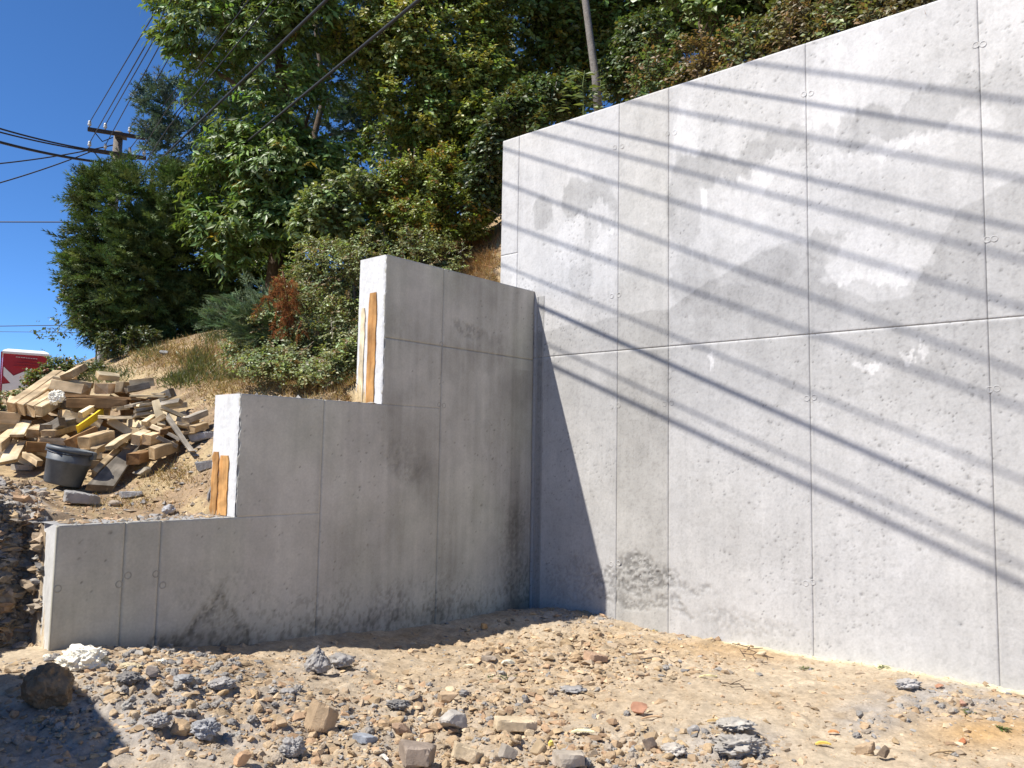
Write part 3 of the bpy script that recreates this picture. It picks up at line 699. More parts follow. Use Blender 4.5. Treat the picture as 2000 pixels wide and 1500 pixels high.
# one conifer shoot: three crossed blades with needle teeth
def shoot_tmpl(nt=5):
    V_, F_ = [], []
    for k in range(2):
        a = k * math.pi / 2 + .4; ca, sa = math.cos(a), math.sin(a)
        for i in range(nt):
            y0 = i / nt
            for sgn in (-1, 1):
                b = len(V_); w = (.5 * (1 - .35 * y0)) * sgn
                V_ += [(0, y0 * .92, 0), (0, y0 * .92 + .55 / nt, 0), (w * ca, y0 * .92 + 1.1 / nt, w * sa)]
                F_ += [(b, b + 1, b + 2)]
    b = len(V_); V_ += [(-.06, 0, 0), (.06, 0, 0), (0, 1.08, 0)]; F_ += [(b, b + 1, b + 2)]
    return np.array(V_, float), np.array(F_)
SHOOT = shoot_tmpl(5); SHOOT3 = shoot_tmpl(2)
def conifer_sprays(mb, r, pos, out, L, w, base, var=.3, nside=5, tmpl=SHOOT, upt=.1, droop=.0, sidelen=.55, ang=.8):
    m = len(pos); d = nrm(out + r.standard_normal((m, 3)) * .35 + np.array([0, 0, upt])); side = nrm(np.cross(d, np.array([0, 0, 1.0]) + .35 * r.standard_normal((m, 3))))
    Ls = L * r.uniform(.65, 1.35, m); P_, Y_, U_, S_ = [], [], [], []
    updir = np.cross(side, d)
    for i in range(-nside, nside + 1):
        k = abs(i); sg = np.sign(i); t = 0 if i == 0 else .15 + .75 * (k - 1) / nside
        p0 = pos + d * (Ls * t)[:, None] - np.array([0, 0, 1.0]) * (droop * Ls * t * t)[:, None]
        ln = Ls * (1.0 if i == 0 else sidelen * (1 - .55 * t)) * r.uniform(.8, 1.2, m)
        yd = d if i == 0 else d * .75 + side * sg * ang + r.standard_normal((m, 3)) * .12 - np.array([0, 0, 1.0]) * droop * .4
        P_.append(p0); Y_.append(yd); U_.append(updir + r.standard_normal((m, 3)) * .2); S_.append(ln)
    S_ = np.concatenate(S_); n_ = len(S_)
    Vv, Ff = instance(tmpl, np.concatenate(P_), np.concatenate(Y_), np.concatenate(U_), np.full(n_, w), S_)
    c0_ = leafcol(r, m, base, var); c0_[r.random(m) < .14] *= 1.7; cs = np.tile(c0_, (2 * nside + 1, 1)) * (1 + .2 * (r.random((n_, 1)) * 2 - 1))
    mb.add(Vv, Ff, np.repeat(np.clip(cs, 0, 1), len(tmpl[0]), 0))
def limbs(root, r, trunk, targets, r0, name='limb', col=(.12, .09, .065)):
    """bent limbs from the trunk line out to points inside the crown"""
    for T in targets:
        k = np.clip(np.searchsorted(trunk[:, 2], T[2] - .35 * abs(T[0] - trunk[0, 0]) - .3), 1, len(trunk) - 1); A = trunk[k - 1] + (trunk[k] - trunk[k - 1]) * .5
        t = np.linspace(0, 1, 7)[:, None]; mid = (A + T) / 2 + r.standard_normal(3) * .12 * np.linalg.norm(T - A) + np.array([0, 0, -.05])
        pts = (1 - t) ** 2 * A + 2 * t * (1 - t) * mid + t * t * T
        b = MB(); b.add(*tube(pts, np.linspace(r0, r0 * .25, 7), 5), col); b.build(name, M_bark, root)
def trunk_part(root, pts, rad, col, n=8):
    b = MB(); pts = np.asarray(pts, float)
    b.add(*tube(pts, rad, n), np.array(col)); return b.build('trunk', M_bark, root, smooth=True)
def curve3(A, B, n=8, wob=.1, r=None):
    t = np.linspace(0, 1, n)[:, None]; q = A + (B - A) * t
    if r is not None: q[1:-1] += r.standard_normal((n - 2, 3)) * wob * np.array([1, 1, .1])
    return q
def ground_at(px, Y):
    x = P(px, 700, Y)[0]; return np.array([x, Y, hz(x, Y)])
def tree(name, label, cat, group, foot, top, tr, blobs, kind, n, seed, tcol=(.13, .10, .075), nlimb=8, gap=.40, gapf=1.2, inner=.45, mat=None, **kw):
    r = np.random.default_rng(seed); root = empty(name, foot); tag(root, label, cat, group)
    tp = curve3(np.array(foot) - np.array([0, 0, .15]), np.array(top), 10, tr * .8, r)
    trunk_part(root, tp, np.linspace(tr, tr * .3, 10), tcol)
    pos, out = crown_pts(r, blobs, n, inner, gapf, gap, seed); pos, out = above(pos, out)
    ii = r.choice(len(pos), nlimb, replace=False) if nlimb else []
    limbs(root, r, tp, [pos[i] for i in ii], tr * .42, col=np.array(tcol) * .9)
    b = MB()
    if kind == 'leaf': leaf_sprays(b, r, pos, out, **kw)
    else: conifer_sprays(b, r, pos, out, **kw)
    b.build('crown', mat or (M_leaf if kind == 'leaf' else M_needle), root)
    return root

# ------------------------------------------------------------------ trees and shrubs on the slope
B = lambda *a: a
tree('spruce_tree', 'dense dark green bushy spruce left of the grassy crest in front of the pole', 'tree', None, ground_at(335, 13.6), P(300, 335, 13.6), .09,
     [B(300, 430, 13.4, 125, 95, 1.0), B(270, 540, 13.4, 110, 110, 1.0), B(330, 520, 13.5, 110, 130, 1.0), B(380, 470, 13.9, 60, 100, .8), B(215, 470, 13.4, 62, 100, .8), B(290, 620, 13.4, 85, 60, .8), B(190, 560, 13.4, 40, 60, .6), B(230, 395, 13.4, 60, 60, .7), B(360, 395, 13.6, 70, 50, .7), B(250, 640, 13.4, 55, 40, .6), B(340, 620, 13.6, 80, 60, .7), B(270, 570, 13.6, 90, 70, .7), B(235, 615, 13.5, 60, 50, .7), B(280, 640, 13.8, 90, 40, .6), B(410, 560, 13.8, 50, 90, .7), B(400, 600, 13.9, 60, 60, .6), B(420, 420, 14.2, 50, 70, .6)],
     'con', 3900, 11, gap=.36, gapf=1.7, inner=.5, L=.30, w=.058, base=(.088, .132, .042), var=.5, nside=4, upt=.18, nlimb=8, tmpl=SHOOT3, sidelen=.62, ang=.7)
tree('blue_spruce', 'big blue green spruce whose branches show behind the broad leaved tree', 'tree', None, ground_at(560, 19), P(545, -330, 19), .2,
     [B(540, 380, 19, 170, 90, 2.0), B(370, 300, 18.6, 90, 40, 1.0), B(350, 230, 18.4, 75, 26, 1.0), B(330, 195, 18.4, 50, 14, .8), B(400, 260, 18.6, 90, 90, 1.2), B(690, 280, 18.2, 85, 70, 1.2), B(720, 230, 18, 60, 60, 1.0), B(540, 150, 19, 150, 120, 1.8), B(620, 20, 19, 100, 80, 1.5), B(545, -120, 19, 110, 120, 1.5), B(545, -250, 19, 60, 100, 1.0), B(730, 10, 18.5, 50, 30, 1)],
     'con', 2300, 12, gap=.34, L=.36, w=.11, base=(.090, .140, .122), var=.35, nside=3, upt=.08, nlimb=10, tmpl=SHOOT3)
tree('broadleaf_tree', 'tall tree with long drooping glossy leaves reaching over the spruce', 'tree', None, ground_at(520, 13.4), P(560, -420, 13.2), .13,
     [B(430, 60, 13.0, 110, 95, 1.1), B(530, 110, 12.8, 110, 110, 1.2), B(430, 160, 12.9, 70, 70, .8), B(600, 60, 13, 110, 100, 1.2), B(560, 220, 12.8, 110, 80, 1.0), B(480, 300, 12.5, 75, 70, .8), B(560, 340, 12.5, 100, 90, 1.0), B(450, 360, 12.4, 80, 60, .7), B(500, 440, 12.4, 90, 60, .8), B(590, 430, 12.4, 80, 60, .8), B(640, 300, 12.8, 60, 70, .8), B(440, 440, 12.5, 70, 50, .6), B(480, 500, 12.4, 70, 24, .5), B(420, -80, 13.2, 130, 90, 1.2), B(560, -160, 13.2, 190, 130, 1.5), B(600, -330, 13.2, 150, 120, 1.2), B(340, 10, 13.2, 40, 40, .6), B(345, 75, 13.1, 34, 30, .5)],
     'leaf', 3600, 13, gap=.42, gapf=1.6, nlimb=16, K=12, L=.42, ll=.15, lw=.056, droop=.35, down=.75, base=(.15, .225, .065), var=.45, alt=(.42, .30, .05), altp=.012)
tree('yellowing_tree', 'tree with small yellow green leaves in the middle behind the stepped wall', 'tree', None, ground_at(800, 13.8), P(850, -420, 13.8), .12,
     [B(720, 60, 13.2, 90, 70, 1.0), B(800, 110, 13.2, 110, 110, 1.2), B(770, 220, 13.0, 70, 60, .8), B(880, 60, 13.4, 120, 100, 1.2), B(900, 180, 13.2, 110, 90, 1.1), B(690, 95, 13.0, 60, 26, .6), B(840, 250, 13.0, 70, 50, .8), B(800, -60, 13.5, 170, 110, 1.4), B(830, -220, 13.6, 200, 120, 1.5), B(850, -360, 13.6, 140, 90, 1.2), B(950, 250, 12.8, 60, 50, .8)],
     'leaf', 6200, 14, gap=.41, gapf=1.8, nlimb=14, K=13, L=.36, ll=.088, lw=.052, droop=.15, down=.45, base=(.185, .25, .062), var=.45, alt=(.30, .28, .055), altp=.25, tmpl=LEAF2)
tree('yellow_shrub', 'upright yellow green shrub with orange tinted tips right of centre on the slope', 'shrub', None, ground_at(830, 11.8), P(810, 290, 11.8), .03,
     [B(800, 340, 11.5, 48, 62, .5), B(775, 400, 11.5, 50, 46, .5), B(860, 370, 11.6, 55, 60, .6), B(900, 420, 11.4, 60, 50, .6), B(820, 430, 11.3, 80, 40, .6), B(870, 330, 11.7, 30, 40, .4)],
     'leaf', 2300, 15, gap=.42, gapf=2.2, nlimb=7, K=12, L=.26, ll=.058, lw=.036, droop=.1, down=.25, base=(.23, .28, .06), var=.4, alt=(.30, .17, .035), altp=.16, tmpl=LEAF2)
tree('glossy_shrub', 'shrub with broad pale shiny leaves below the broad leaved tree', 'shrub', None, ground_at(690, 11.6), P(690, 360, 11.6), .03,
     [B(690, 380, 11.4, 75, 40, .6), B(650, 410, 11.3, 60, 50, .6), B(720, 430, 11.3, 60, 45, .6), B(620, 440, 11.2, 40, 34, .5), B(740, 390, 11.4, 40, 40, .5)],
     'leaf', 1400, 16, gap=.42, gapf=2.0, nlimb=6, K=10, L=.26, ll=.085, lw=.050, droop=.2, down=.45, base=(.19, .24, .09), var=.45)
# the dark wood behind: separate trees
DK = [((960, 14.5), (900, -500), [B(960, 190, 14.2, 90, 100, 1.2), B(1000, 60, 14.4, 120, 120, 1.4), B(980, -120, 14.5, 180, 150, 1.6), B(900, 320, 13.6, 80, 70, .9), B(950, 330, 13.2, 60, 90, .8)], 'shaded green tree just left of the slim bare trunk', 2600),
      ((1230, 14.8), (1230, -500), [B(1100, 90, 14.6, 90, 110, 1.2), B(1190, 80, 14.8, 110, 110, 1.3), B(1250, 40, 15, 100, 110, 1.3), B(1180, -110, 15, 200, 140, 1.6), B(1330, 30, 14.5, 90, 70, 1.2)], 'dark shaded tree behind the right half of the slope above the high wall', 2800),
      ((620, 17), (620, -100), [B(560, 470, 17, 140, 90, 1.5), B(700, 420, 16.5, 110, 90, 1.3), B(480, 560, 16, 110, 90, 1.2), B(780, 330, 16.5, 100, 100, 1.3), B(560, 580, 15.6, 90, 60, 1.0), B(430, 600, 15.5, 80, 60, .9)], 'dark undergrowth tree deep in shade behind the spruce', 2600),
      ((1500, 13.5), (1500, -500), [B(1460, -60, 13.5, 170, 90, 1.5), B(1600, -100, 13.2, 170, 80, 1.5), B(1480, -240, 13.5, 240, 120, 1.6), B(1700, -60, 12.8, 140, 50, 1.2)], 'dark tree at the upper right behind the maple sapling', 1700),
      ((760, 21), (760, -300), [B(700, 200, 20, 190, 190, 2.2), B(850, 60, 20, 200, 180, 2.2), B(780, -150, 20, 250, 180, 2.2), B(560, 40, 20.5, 150, 160, 2.0)], 'far dark tree filling the gaps behind the middle of the wood', 1900),
      ((1100, 21), (1100, -300), [B(1050, 160, 19, 150, 150, 2.0), B(1200, 70, 19, 170, 150, 2.0), B(1380, 0, 19, 160, 120, 2.0), B(1100, -120, 19.5, 280, 170, 2.2), B(1560, -80, 18, 200, 90, 2.0)], 'far dark tree filling the gaps above the high wall', 2100)]
TH = [((1010, 10.6), [B(960, 300, 10.9, 34, 60, .5), B(1010, 240, 10.7, 60, 34, .5), B(940, 370, 11.2, 40, 50, .5)], 'dark ivy like bush at the upper left end of the high wall', 620, (.075, .11, .04)),
      ((1080, 11.3), [B(1060, 200, 11.3, 60, 44, .5), B(1020, 215, 11.0, 50, 40, .4), B(1105, 190, 11.6, 50, 44, .4)], 'low dark bush behind the wall top left of the slim trunk', 620, (.09, .135, .045)),
      ((1240, 11.0), [B(1220, 150, 11.4, 50, 50, .4), B(1270, 120, 11.0, 60, 54, .5), B(1260, 80, 11.2, 60, 50, .5)], 'low dark bush behind the wall top right of the slim trunk', 620, (.085, .125, .042)),
      ((880, 13.0), [B(880, 420, 13.0, 90, 80, .6), B(820, 470, 12.8, 80, 60, .5), B(930, 400, 12.8, 50, 70, .5), B(740, 470, 13.2, 80, 70, .6)], 'dark bush behind the yellow green shrub', 900, (.085, .125, .04)),
      ((1450, 9.6), [B(1450, 60, 9.5, 70, 44, .5), B(1530, 40, 9.3, 70, 44, .5), B(1600, 0, 9.2, 90, 44, .5)], 'dark bush behind the tree stump on the high wall', 620, (.105, .145, .05))]
for i, ((bx, bY), bl, lab, n_, bc) in enumerate(TH):
    tree('dark_bush', lab, 'shrub', 'dark bushes along the high wall', ground_at(bx, bY), ground_at(bx, bY) + np.array([0, 0, .8]), .02, bl, 'leaf', n_, 130 + i, gap=.36, gapf=2, nlimb=4,
         K=10, L=.28, ll=.075, lw=.05, droop=.2, down=.4, base=bc, var=.35, alt=(.16, .14, .04), altp=.08, tmpl=LEAF2)
for i, ((bx, bY), (tx, ty), bl, lab, n_) in enumerate(DK):
    tree('woodland_tree', lab, 'tree', 'trees of the dark wood', ground_at(bx, bY), P(tx, ty, bY), .10, bl, 'leaf', n_, 30 + i, gap=.34, gapf=1.1, nlimb=8,
         K=9, L=.45, ll=.13, lw=.082, droop=.2, down=.5, base=(.125, .19, .055), var=.45, alt=(.20, .19, .04), altp=.08, tmpl=LEAF2)
r = np.random.default_rng(50)
# slim bare trunk
root = empty('slim_tree', ground_at(1165, 11.0)); tag(root, 'slim bare grey trunk rising behind the high wall beside the big leaved sapling', 'tree')
tp = np.array([P(1172, 260, 11.0), P(1163, 150, 11.05), P(1152, 70, 11.1), P(1143, 0, 11.15), P(1136, -120, 11.2), P(1140, -330, 11.3)])
trunk_part(root, tp, [.066, .056, .051, .05, .048, .03], (.20, .18, .16)); pos, out = crown_pts(r, [B(1140, -300, 11.3, 130, 110, 1.0)], 330, gap=.4)
b = MB(); leaf_sprays(b, r, pos, out, 11, .4, .1, .06, .2, .5, (.055, .085, .022), LEAF2); b.build('crown', M_leaf, root)
# big-leaved sapling: each leaf a part
root = empty('leafy_sapling', ground_at(1140, 10.2)); tag(root, 'young sapling with large pale pointed leaves against the slim trunk', 'sapling')
tp = np.array([ground_at(1140, 10.2), P(1140, 215, 10.2), P(1138, 170, 10.15), P(1142, 138, 10.1)]); trunk_part(root, tp, [.018, .014, .01, .005], (.10, .13, .05), 5)
lv = MB(); T, Fc = LEAF4
lme = []
for q in range(3):
    lme.append(mesh_np('leaf', T * np.array([.05 + .008 * q, .15, .05]), Fc, np.broadcast_to(np.array([.13, .17, .05]) * (.8 + .2 * q), (5, 3)), False, M_leaf))
for i in range(70):
    k = r.random(); c = P(1140 + r.uniform(-36, 40) * (.55 + .6 * k), 140 + k * 75 + r.uniform(-8, 8), 10.15 + r.uniform(-.25, .15)); side = np.sign(c[0] - tp[1][0])
    yd = nrm(np.array([side * r.uniform(.4, 1), -r.uniform(.0, .7), r.uniform(-.4, .25)])); x_, y_, z_ = frames(yd[None], np.array([[0, -.5, 1.0]]) + .4 * r.standard_normal((1, 3)))
    o = link('leaf', lme[i % 3], root); s = r.uniform(.7, 1.1); M4 = Matrix.Identity(4)
    for a in range(3): M4[a][0], M4[a][1], M4[a][2], M4[a][3] = x_[0][a] * s, y_[0][a] * s, z_[0][a] * s, (c - np.array(root.location))[a]
    o.matrix_local = M4
tree('maple_sapling', 'bright green maple sapling leaning over the top edge of the high wall', 'sapling', None, ground_at(1375, 9.3), P(1375, -60, 9.3), .035,
     [B(1360, 60, 8.9, 80, 45, .5), B(1330, 100, 8.9, 50, 40, .4), B(1400, 70, 8.8, 60, 60, .5), B(1350, 0, 9.0, 90, 50, .5), B(1430, 20, 9.0, 60, 45, .5), B(1300, 40, 9.0, 40, 40, .4)],
     'leaf', 620, 51, gap=.44, gapf=2.4, nlimb=6, K=9, L=.24, ll=.075, lw=.07, droop=.15, down=.35, base=(.145, .205, .06), var=.3, tmpl=LEAF4)
tree('hedge_shrub', 'low leafy shrub with yellowish leaves on the wall top right of the stump', 'shrub', None, ground_at(1560, 8.6), P(1560, 20, 8.6), .02,
     [B(1540, 40, 8.3, 45, 34, .35), B(1600, 20, 8.2, 60, 34, .4), B(1660, 5, 8.0, 60, 22, .35), B(1500, 0, 8.6, 60, 40, .5)], 'leaf', 620, 52, gap=.42, gapf=2.6, nlimb=4, K=9, L=.2, ll=.06, lw=.05, droop=.15, down=.35,
     base=(.12, .145, .045), var=.35, alt=(.26, .2, .08), altp=.12, tmpl=LEAF4)
tree('bramble_shrub', 'dusty tangled bramble at the far upper right corner of the slope', 'shrub', None, ground_at(1720, 8.0), P(1720, -20, 8.0), .015,
     [B(1720, -10, 7.8, 60, 20, .35), B(1790, -25, 7.6, 70, 22, .35), B(1640, -25, 8.2, 70, 25, .4)], 'leaf', 420, 53, gap=.42, gapf=2.6, nlimb=4, K=9, L=.2, ll=.055, lw=.045, droop=.15, down=.35, base=(.11, .12, .045), var=.4, alt=(.25, .17, .08), altp=.25, tmpl=LEAF2)
root = empty('tree_stump', P(1480, 105, 8.55)); tag(root, 'brown leaning tree stump poking above the high wall', 'stump')
trunk_part(root, np.array([P(1484, 130, 8.55), P(1480, 90, 8.6), P(1472, 45, 8.65), P(1468, 20, 8.7)]), [.075, .062, .055, .05], (.10, .065, .045)); b = MB(); b.add(*tube(np.array([P(1466, 70, 8.5), P(1462, 40, 8.52)]), [.018, .012], 5), (.12, .08, .05)); b.build('broken_branch', M_bark, root)

for i, (px, lab, bc) in enumerate(((1215, 'low green bush at the wall top between the slim trunk and the maple sapling', (.11, .16, .05)), (1290, 'dry brownish bush at the wall top below the maple sapling', (.20, .15, .07)), (1400, 'low bush at the wall top right under the maple sapling', (.14, .17, .06)), (1500, 'dry bush at the wall top beside the tree stump', (.17, .15, .065)),
                               (1590, 'pale green bush at the wall top right of the tree stump', (.17, .20, .075)), (1670, 'brown green bush near the upper right end of the visible wall top', (.16, .145, .06)), (1745, 'dusty bush last along the visible wall top at right', (.15, .14, .065)))):
    s_, _z = big(px, 300); q_ = WC0 + s_ * WN - .85 * WE; gz = hz(q_[0], q_[1]); q_[2] = gz; pq = proj(q_ + np.array([0, 0, .32])); pr = FPX / q_[1]
    tree('wall_top_bush', lab, 'shrub', 'bushes along the wall top', q_, q_ + np.array([0, 0, .5]), .014, [B(pq[0], pq[1], q_[1], .42 * pr, .40 * pr, .38), B(pq[0] + 40, pq[1] + 6, q_[1] + .1, .3 * pr, .3 * pr, .3), B(pq[0] - 20, pq[1] - .3 * pr, q_[1] + .15, .3 * pr, .25 * pr, .3)], 'leaf', 420, 150 + i, gap=.36, gapf=3, nlimb=4,
         K=8, L=.2, ll=.058, lw=.036, droop=.15, down=.3, base=bc, var=.45, alt=(.25, .16, .08), altp=.2, tmpl=LEAF2)

# creeping ground cover on the bank, juniper, dead branch
r = np.random.default_rng(60)
COVER = [B(700, 560, 10.0, 150, 90, .7), B(620, 640, 9.7, 130, 70, .6), B(560, 690, 9.6, 110, 40, .4), B(780, 500, 10.3, 130, 60, .6), B(640, 520, 10.6, 90, 60, .6), B(860, 510, 10.2, 70, 40, .5), B(700, 640, 9.4, 90, 70, .5), B(660, 700, 9.3, 60, 30, .3), B(520, 700, 9.9, 60, 24, .3)]
pos, out = crown_pts(r, COVER, 6200, .6, 1.8, .36, 61, front=.85); pos, out = above(pos, out, .0)
poly = np.array([(445, 690), (450, 640), (500, 590), (575, 470), (720, 440), (860, 470), (905, 520), (900, 600), (700, 720), (600, 735), (470, 725)], float)
def inpoly(x, y):
    c = np.zeros(len(x), bool); j = len(poly) - 1
    for i in range(len(poly)):
        (xi, yi), (xj, yj) = poly[i], poly[j]
        c ^= ((yi > y) != (yj > y)) & (x < (xj - xi) * (y - yi) / (yj - yi + 1e-9) + xi); j = i
    return c
qx, qy = r.uniform(440, 910, 11500), r.uniform(440, 740, 11500); k_ = inpoly(qx, qy); qx, qy = qx[k_], qy[k_]
D_ = _F[None] + np.outer((qx - 1000) / FPX, CX) + np.outer((750 - qy) / FPX, CY); D_ /= D_[:, 1:2]; Ys_ = np.full(len(D_), np.nan)
for Yv in np.arange(7.6, 14, .06):
    Qp = EYE + D_ * Yv; h_, _ = height(Qp[:, 0], Qp[:, 1], False); lump = .12 + .42 * fb2(Qp[:, 0] * 1.9, Qp[:, 1] * 1.9, 65, 3); kk_ = np.isnan(Ys_) & (Qp[:, 2] <= h_ + lump); Ys_[kk_] = Yv
ok_ = ~np.isnan(Ys_); pt = EYE + D_[ok_] * Ys_[ok_][:, None] + r.normal(0, .05, (ok_.sum(), 3)); a_, b__ = ab(pt[:, 0], pt[:, 1]); kk_ = b__ < -CT - .12; pt = pt[kk_]
ot = nrm(np.array([-.15, -.75, .55]) + r.standard_normal((len(pt), 3)) * .35)
k0 = r.random(len(pos)) < .45; pos = np.concatenate([pos[k0], pt]); out = np.concatenate([out[k0], ot])
gp = fb3(pos * 3.2, 68, 2) > .33; pos, out = pos[gp], out[gp]
b = MB(); leaf_sprays(b, r, pos, out, 9, .20, .042, .026, .30, .3, (.225, .265, .11), LEAF2, var=.45, alt=(.20, .13, .05), altp=.10, up=.05)
tag(b.build('ground_cover', M_leaf), 'dense small leaved creeper covering the bank behind the stepped wall', kind='stuff')
r = np.random.default_rng(62); jr = P(575, 655, 9.7); jr[2] = hz(jr[0], jr[1]); root = empty('juniper_shrub', jr); tag(root, 'feathery blue green juniper with arching arms spreading left from the creeper bank', 'shrub')
JA = [((396, 612), 9.35), ((408, 598), 9.5), ((430, 590), 9.6), ((455, 578), 9.7), ((478, 568), 9.8), ((505, 560), 9.9), ((402, 626), 9.3), ((432, 632), 9.3), ((455, 645), 9.3), ((470, 610), 9.45), ((500, 600), 9.5), ((530, 580), 9.7), ((520, 625), 9.4), ((490, 668), 9.3), ((545, 605), 9.6), ((440, 610), 9.4)]
jp, jo = [], []
for (tx, ty), tY in JA:
    T_ = P(tx, ty, tY); T_[2] = max(T_[2], hz(T_[0], T_[1]) + .06); m_ = (jr + T_) / 2 + np.array([0, 0, .20 + .1 * r.random()]); t_ = np.linspace(0, 1, 16)[:, None]; q_ = (1 - t_) ** 2 * (jr + [0, 0, .05]) + 2 * t_ * (1 - t_) * m_ + t_ ** 2 * T_
    bb = MB(); bb.add(*tube(q_, np.linspace(.014, .003, 16), 5), (.13, .09, .06)); bb.build('limb', M_bark, root)
    k_ = np.clip((r.random(34) ** .7 * 15).astype(int), 2, 14); tg = nrm(q_[np.minimum(k_ + 1, 15)] - q_[k_ - 1]); jp.append(q_[k_] + r.standard_normal((34, 3)) * .035); jo.append(nrm(tg + r.standard_normal((34, 3)) * .25 + np.array([0, 0, .1])))
b = MB(); conifer_sprays(b, r, np.concatenate(jp), np.concatenate(jo), .20, .020, (.135, .19, .095), .35, 5, SHOOT3, .02, .25, .5, .5); b.build('crown', M_needle, root)
root = empty('dead_branch', P(560, 640, 9.1)); tag(root, 'rust brown dead juniper branch hanging down the creeper bank', 'branch')
pos = np.concatenate([np.array([P(550 + 24 * t + r.normal() * 13, 535 + 115 * t, 9.12 + r.normal() * .05) for t in r.random(110)]), np.array([P(548 - 48 * t + r.normal() * 4, 552 + 50 * t, 9.2) for t in r.random(24)])])
b = MB(); conifer_sprays(b, r, pos, np.tile(np.array([.05, -.4, -.9]), (len(pos), 1)), .13, .02, (.24, .095, .035), .35, 4, SHOOT3, 0, .2); b.build('dead_foliage', M_straw, root)
b = MB(); b.add(*tube(np.array([P(552, 530, 9.2), P(560, 570, 9.12), P(566, 640, 9.1)]), [.012, .009, .004], 5), (.16, .09, .05)); b.build('stem', M_bark, root)
# bramble shoots arching left out of the spruce
r = np.random.default_rng(64)
for pts_, lab in (([(200, 600), (180, 545), (150, 535), (128, 555), (122, 578)], 'thin bramble shoot arching left, uppermost beside the spruce'), ([(210, 640), (185, 585), (160, 578), (136, 588)], 'short bramble shoot in the middle beside the spruce'),
                  ([(215, 700), (195, 640), (160, 615), (125, 628), (95, 658)], 'broad leafy bramble shoot reaching left, lowest beside the spruce')):
    pp = np.array([P(x, y, 12.6) for x, y in pts_]); root = empty('bramble_shoot', pp[0]); tag(root, lab, 'bramble', 'bramble shoots beside the spruce')
    t = np.linspace(0, len(pp) - 1, 24); q = np.stack([np.interp(t, np.arange(len(pp)), pp[:, i]) for i in range(3)], 1)
    b = MB(); b.add(*tube(q, np.linspace(.012, .004, 24), 5), (.10, .11, .05)); b.build('stem', M_bark, root)
    m = 60 if 'broad' not in lab else 110; k = r.integers(5, 24, m); c = q[k] + r.standard_normal((m, 3)) * (.05 if m == 60 else .11)
    b = MB(); leaf_sprays(b, r, c, nrm(r.standard_normal((m, 3)) + np.array([-.5, -.5, .3])), 3, .08, .062, .045, .2, .4, (.075, .115, .04), LEAF4, .35); b.build('leaves', M_leaf, root)
tree('bramble_hedge', 'tangled green bramble hedge in front of the red portable toilet', 'shrub', None, ground_at(60, 11.0), P(60, 740, 11.0), .012,
     [B(10, 782, 10.6, 40, 14, .4), B(100, 742, 10.8, 34, 28, .4), B(122, 722, 11, 34, 22, .4), B(70, 775, 10.5, 40, 18, .4), B(-50, 775, 10.6, 50, 24, .4), B(150, 725, 11.2, 40, 24, .4)], 'leaf', 900, 66, gap=.40, gapf=3, nlimb=4, K=7, L=.16, ll=.045, lw=.032, droop=.2, down=.3,
     base=(.15, .19, .06), var=.4, alt=(.24, .11, .06), altp=.12, tmpl=LEAF2)
tree('weedy_shrub', 'grey green leafy weeds round the foot of the spruce and the grey post', 'shrub', None, ground_at(235, 12.3), P(235, 660, 12.3), .012,
     [B(240, 668, 12.2, 45, 28, .35), B(200, 722, 11.8, 40, 14, .3), B(290, 660, 12.3, 40, 18, .3)], 'leaf', 380, 67, gap=.42, gapf=3, nlimb=3, K=8, L=.16, ll=.055, lw=.03, droop=.15, down=.3, base=(.085, .11, .045), var=.4, tmpl=LEAF2)
# dry grass, green tufts, litter
r = np.random.default_rng(70)
def blades(name, label, n, region, hgt, w, base, var, mat, lean=.5, seed=0, thr=None, alt=None, altp=0):
    rr = np.random.default_rng(seed); b = MB(); X_, Y_ = [], []
    for (px, py, rx, ry, k) in region:
        m = int(n * k); u = rr.standard_normal((m, 2)) * .5
        for (i, j) in u:
            X_.append(px + i * rx); Y_.append(py + j * ry)
    # image region -> ground by marching all rays together
    D = _F[None] + np.outer((np.array(X_) - 1000) / FPX, CX) + np.outer((750 - np.array(Y_)) / FPX, CY)
    D = D / D[:, 1:2]; Ys = np.full(len(D), np.nan)
    for Yv in np.arange(5.5, 15, .07):
        Qp = EYE + D * Yv; h, _ = height(Qp[:, 0], Qp[:, 1], False); a_, b_ = ab(Qp[:, 0], Qp[:, 1])
        k = np.isnan(Ys) & (Qp[:, 2] <= h) & ((b_ < -CT - .01) | (a_ > 4.7)); Ys[k] = Yv
    ok = ~np.isnan(Ys); Qp = EYE + D[ok] * Ys[ok][:, None]; Qp[:, :2] += rr.normal(0, .04, (len(Qp), 2)); Qp[:, 2] = height(Qp[:, 0], Qp[:, 1])[0] - .01
    a_, b_ = ab(Qp[:, 0], Qp[:, 1]); Qp = Qp[(b_ < -CT - .02) | (a_ > 4.7)]
    if thr: Qp = Qp[fb2(Qp[:, 0] * 3, Qp[:, 1] * 3, seed, 3) > thr]
    m = len(Qp); yd = nrm(rr.standard_normal((m, 3)) * lean + np.array([.1, -.15, .6])); T = (np.array([[-.5, 0, 0], [.5, 0, 0], [.12, .6, .0], [0, 1, .6]]), np.array([[0, 1, 2], [0, 2, 3]]))
    s = hgt * rr.uniform(.4, 1.3, m)
    Vv, Ff = instance(T, Qp, yd, rr.standard_normal((m, 3)), np.full(m, w), s); b.add(Vv, Ff, np.repeat(leafcol(rr, m, base, var, alt, altp), 4, 0))
    tag(b.build(name, mat), label, kind='stuff')
blades('dry_grass', 'short dry straw coloured grass on the hillside', 15000, [(400, 700, 150, 36, .5), (330, 690, 110, 40, .5), (610, 755, 130, 30, .5), (430, 760, 70, 40, .25), (690, 750, 40, 30, .2), (940, 520, 45, 50, .3), (330, 930, 70, 30, .08), (250, 985, 110, 20, .04)], .075, .008, (.38, .285, .14), .45, M_straw, .8, 71, None, (.20, .11, .05), .25)
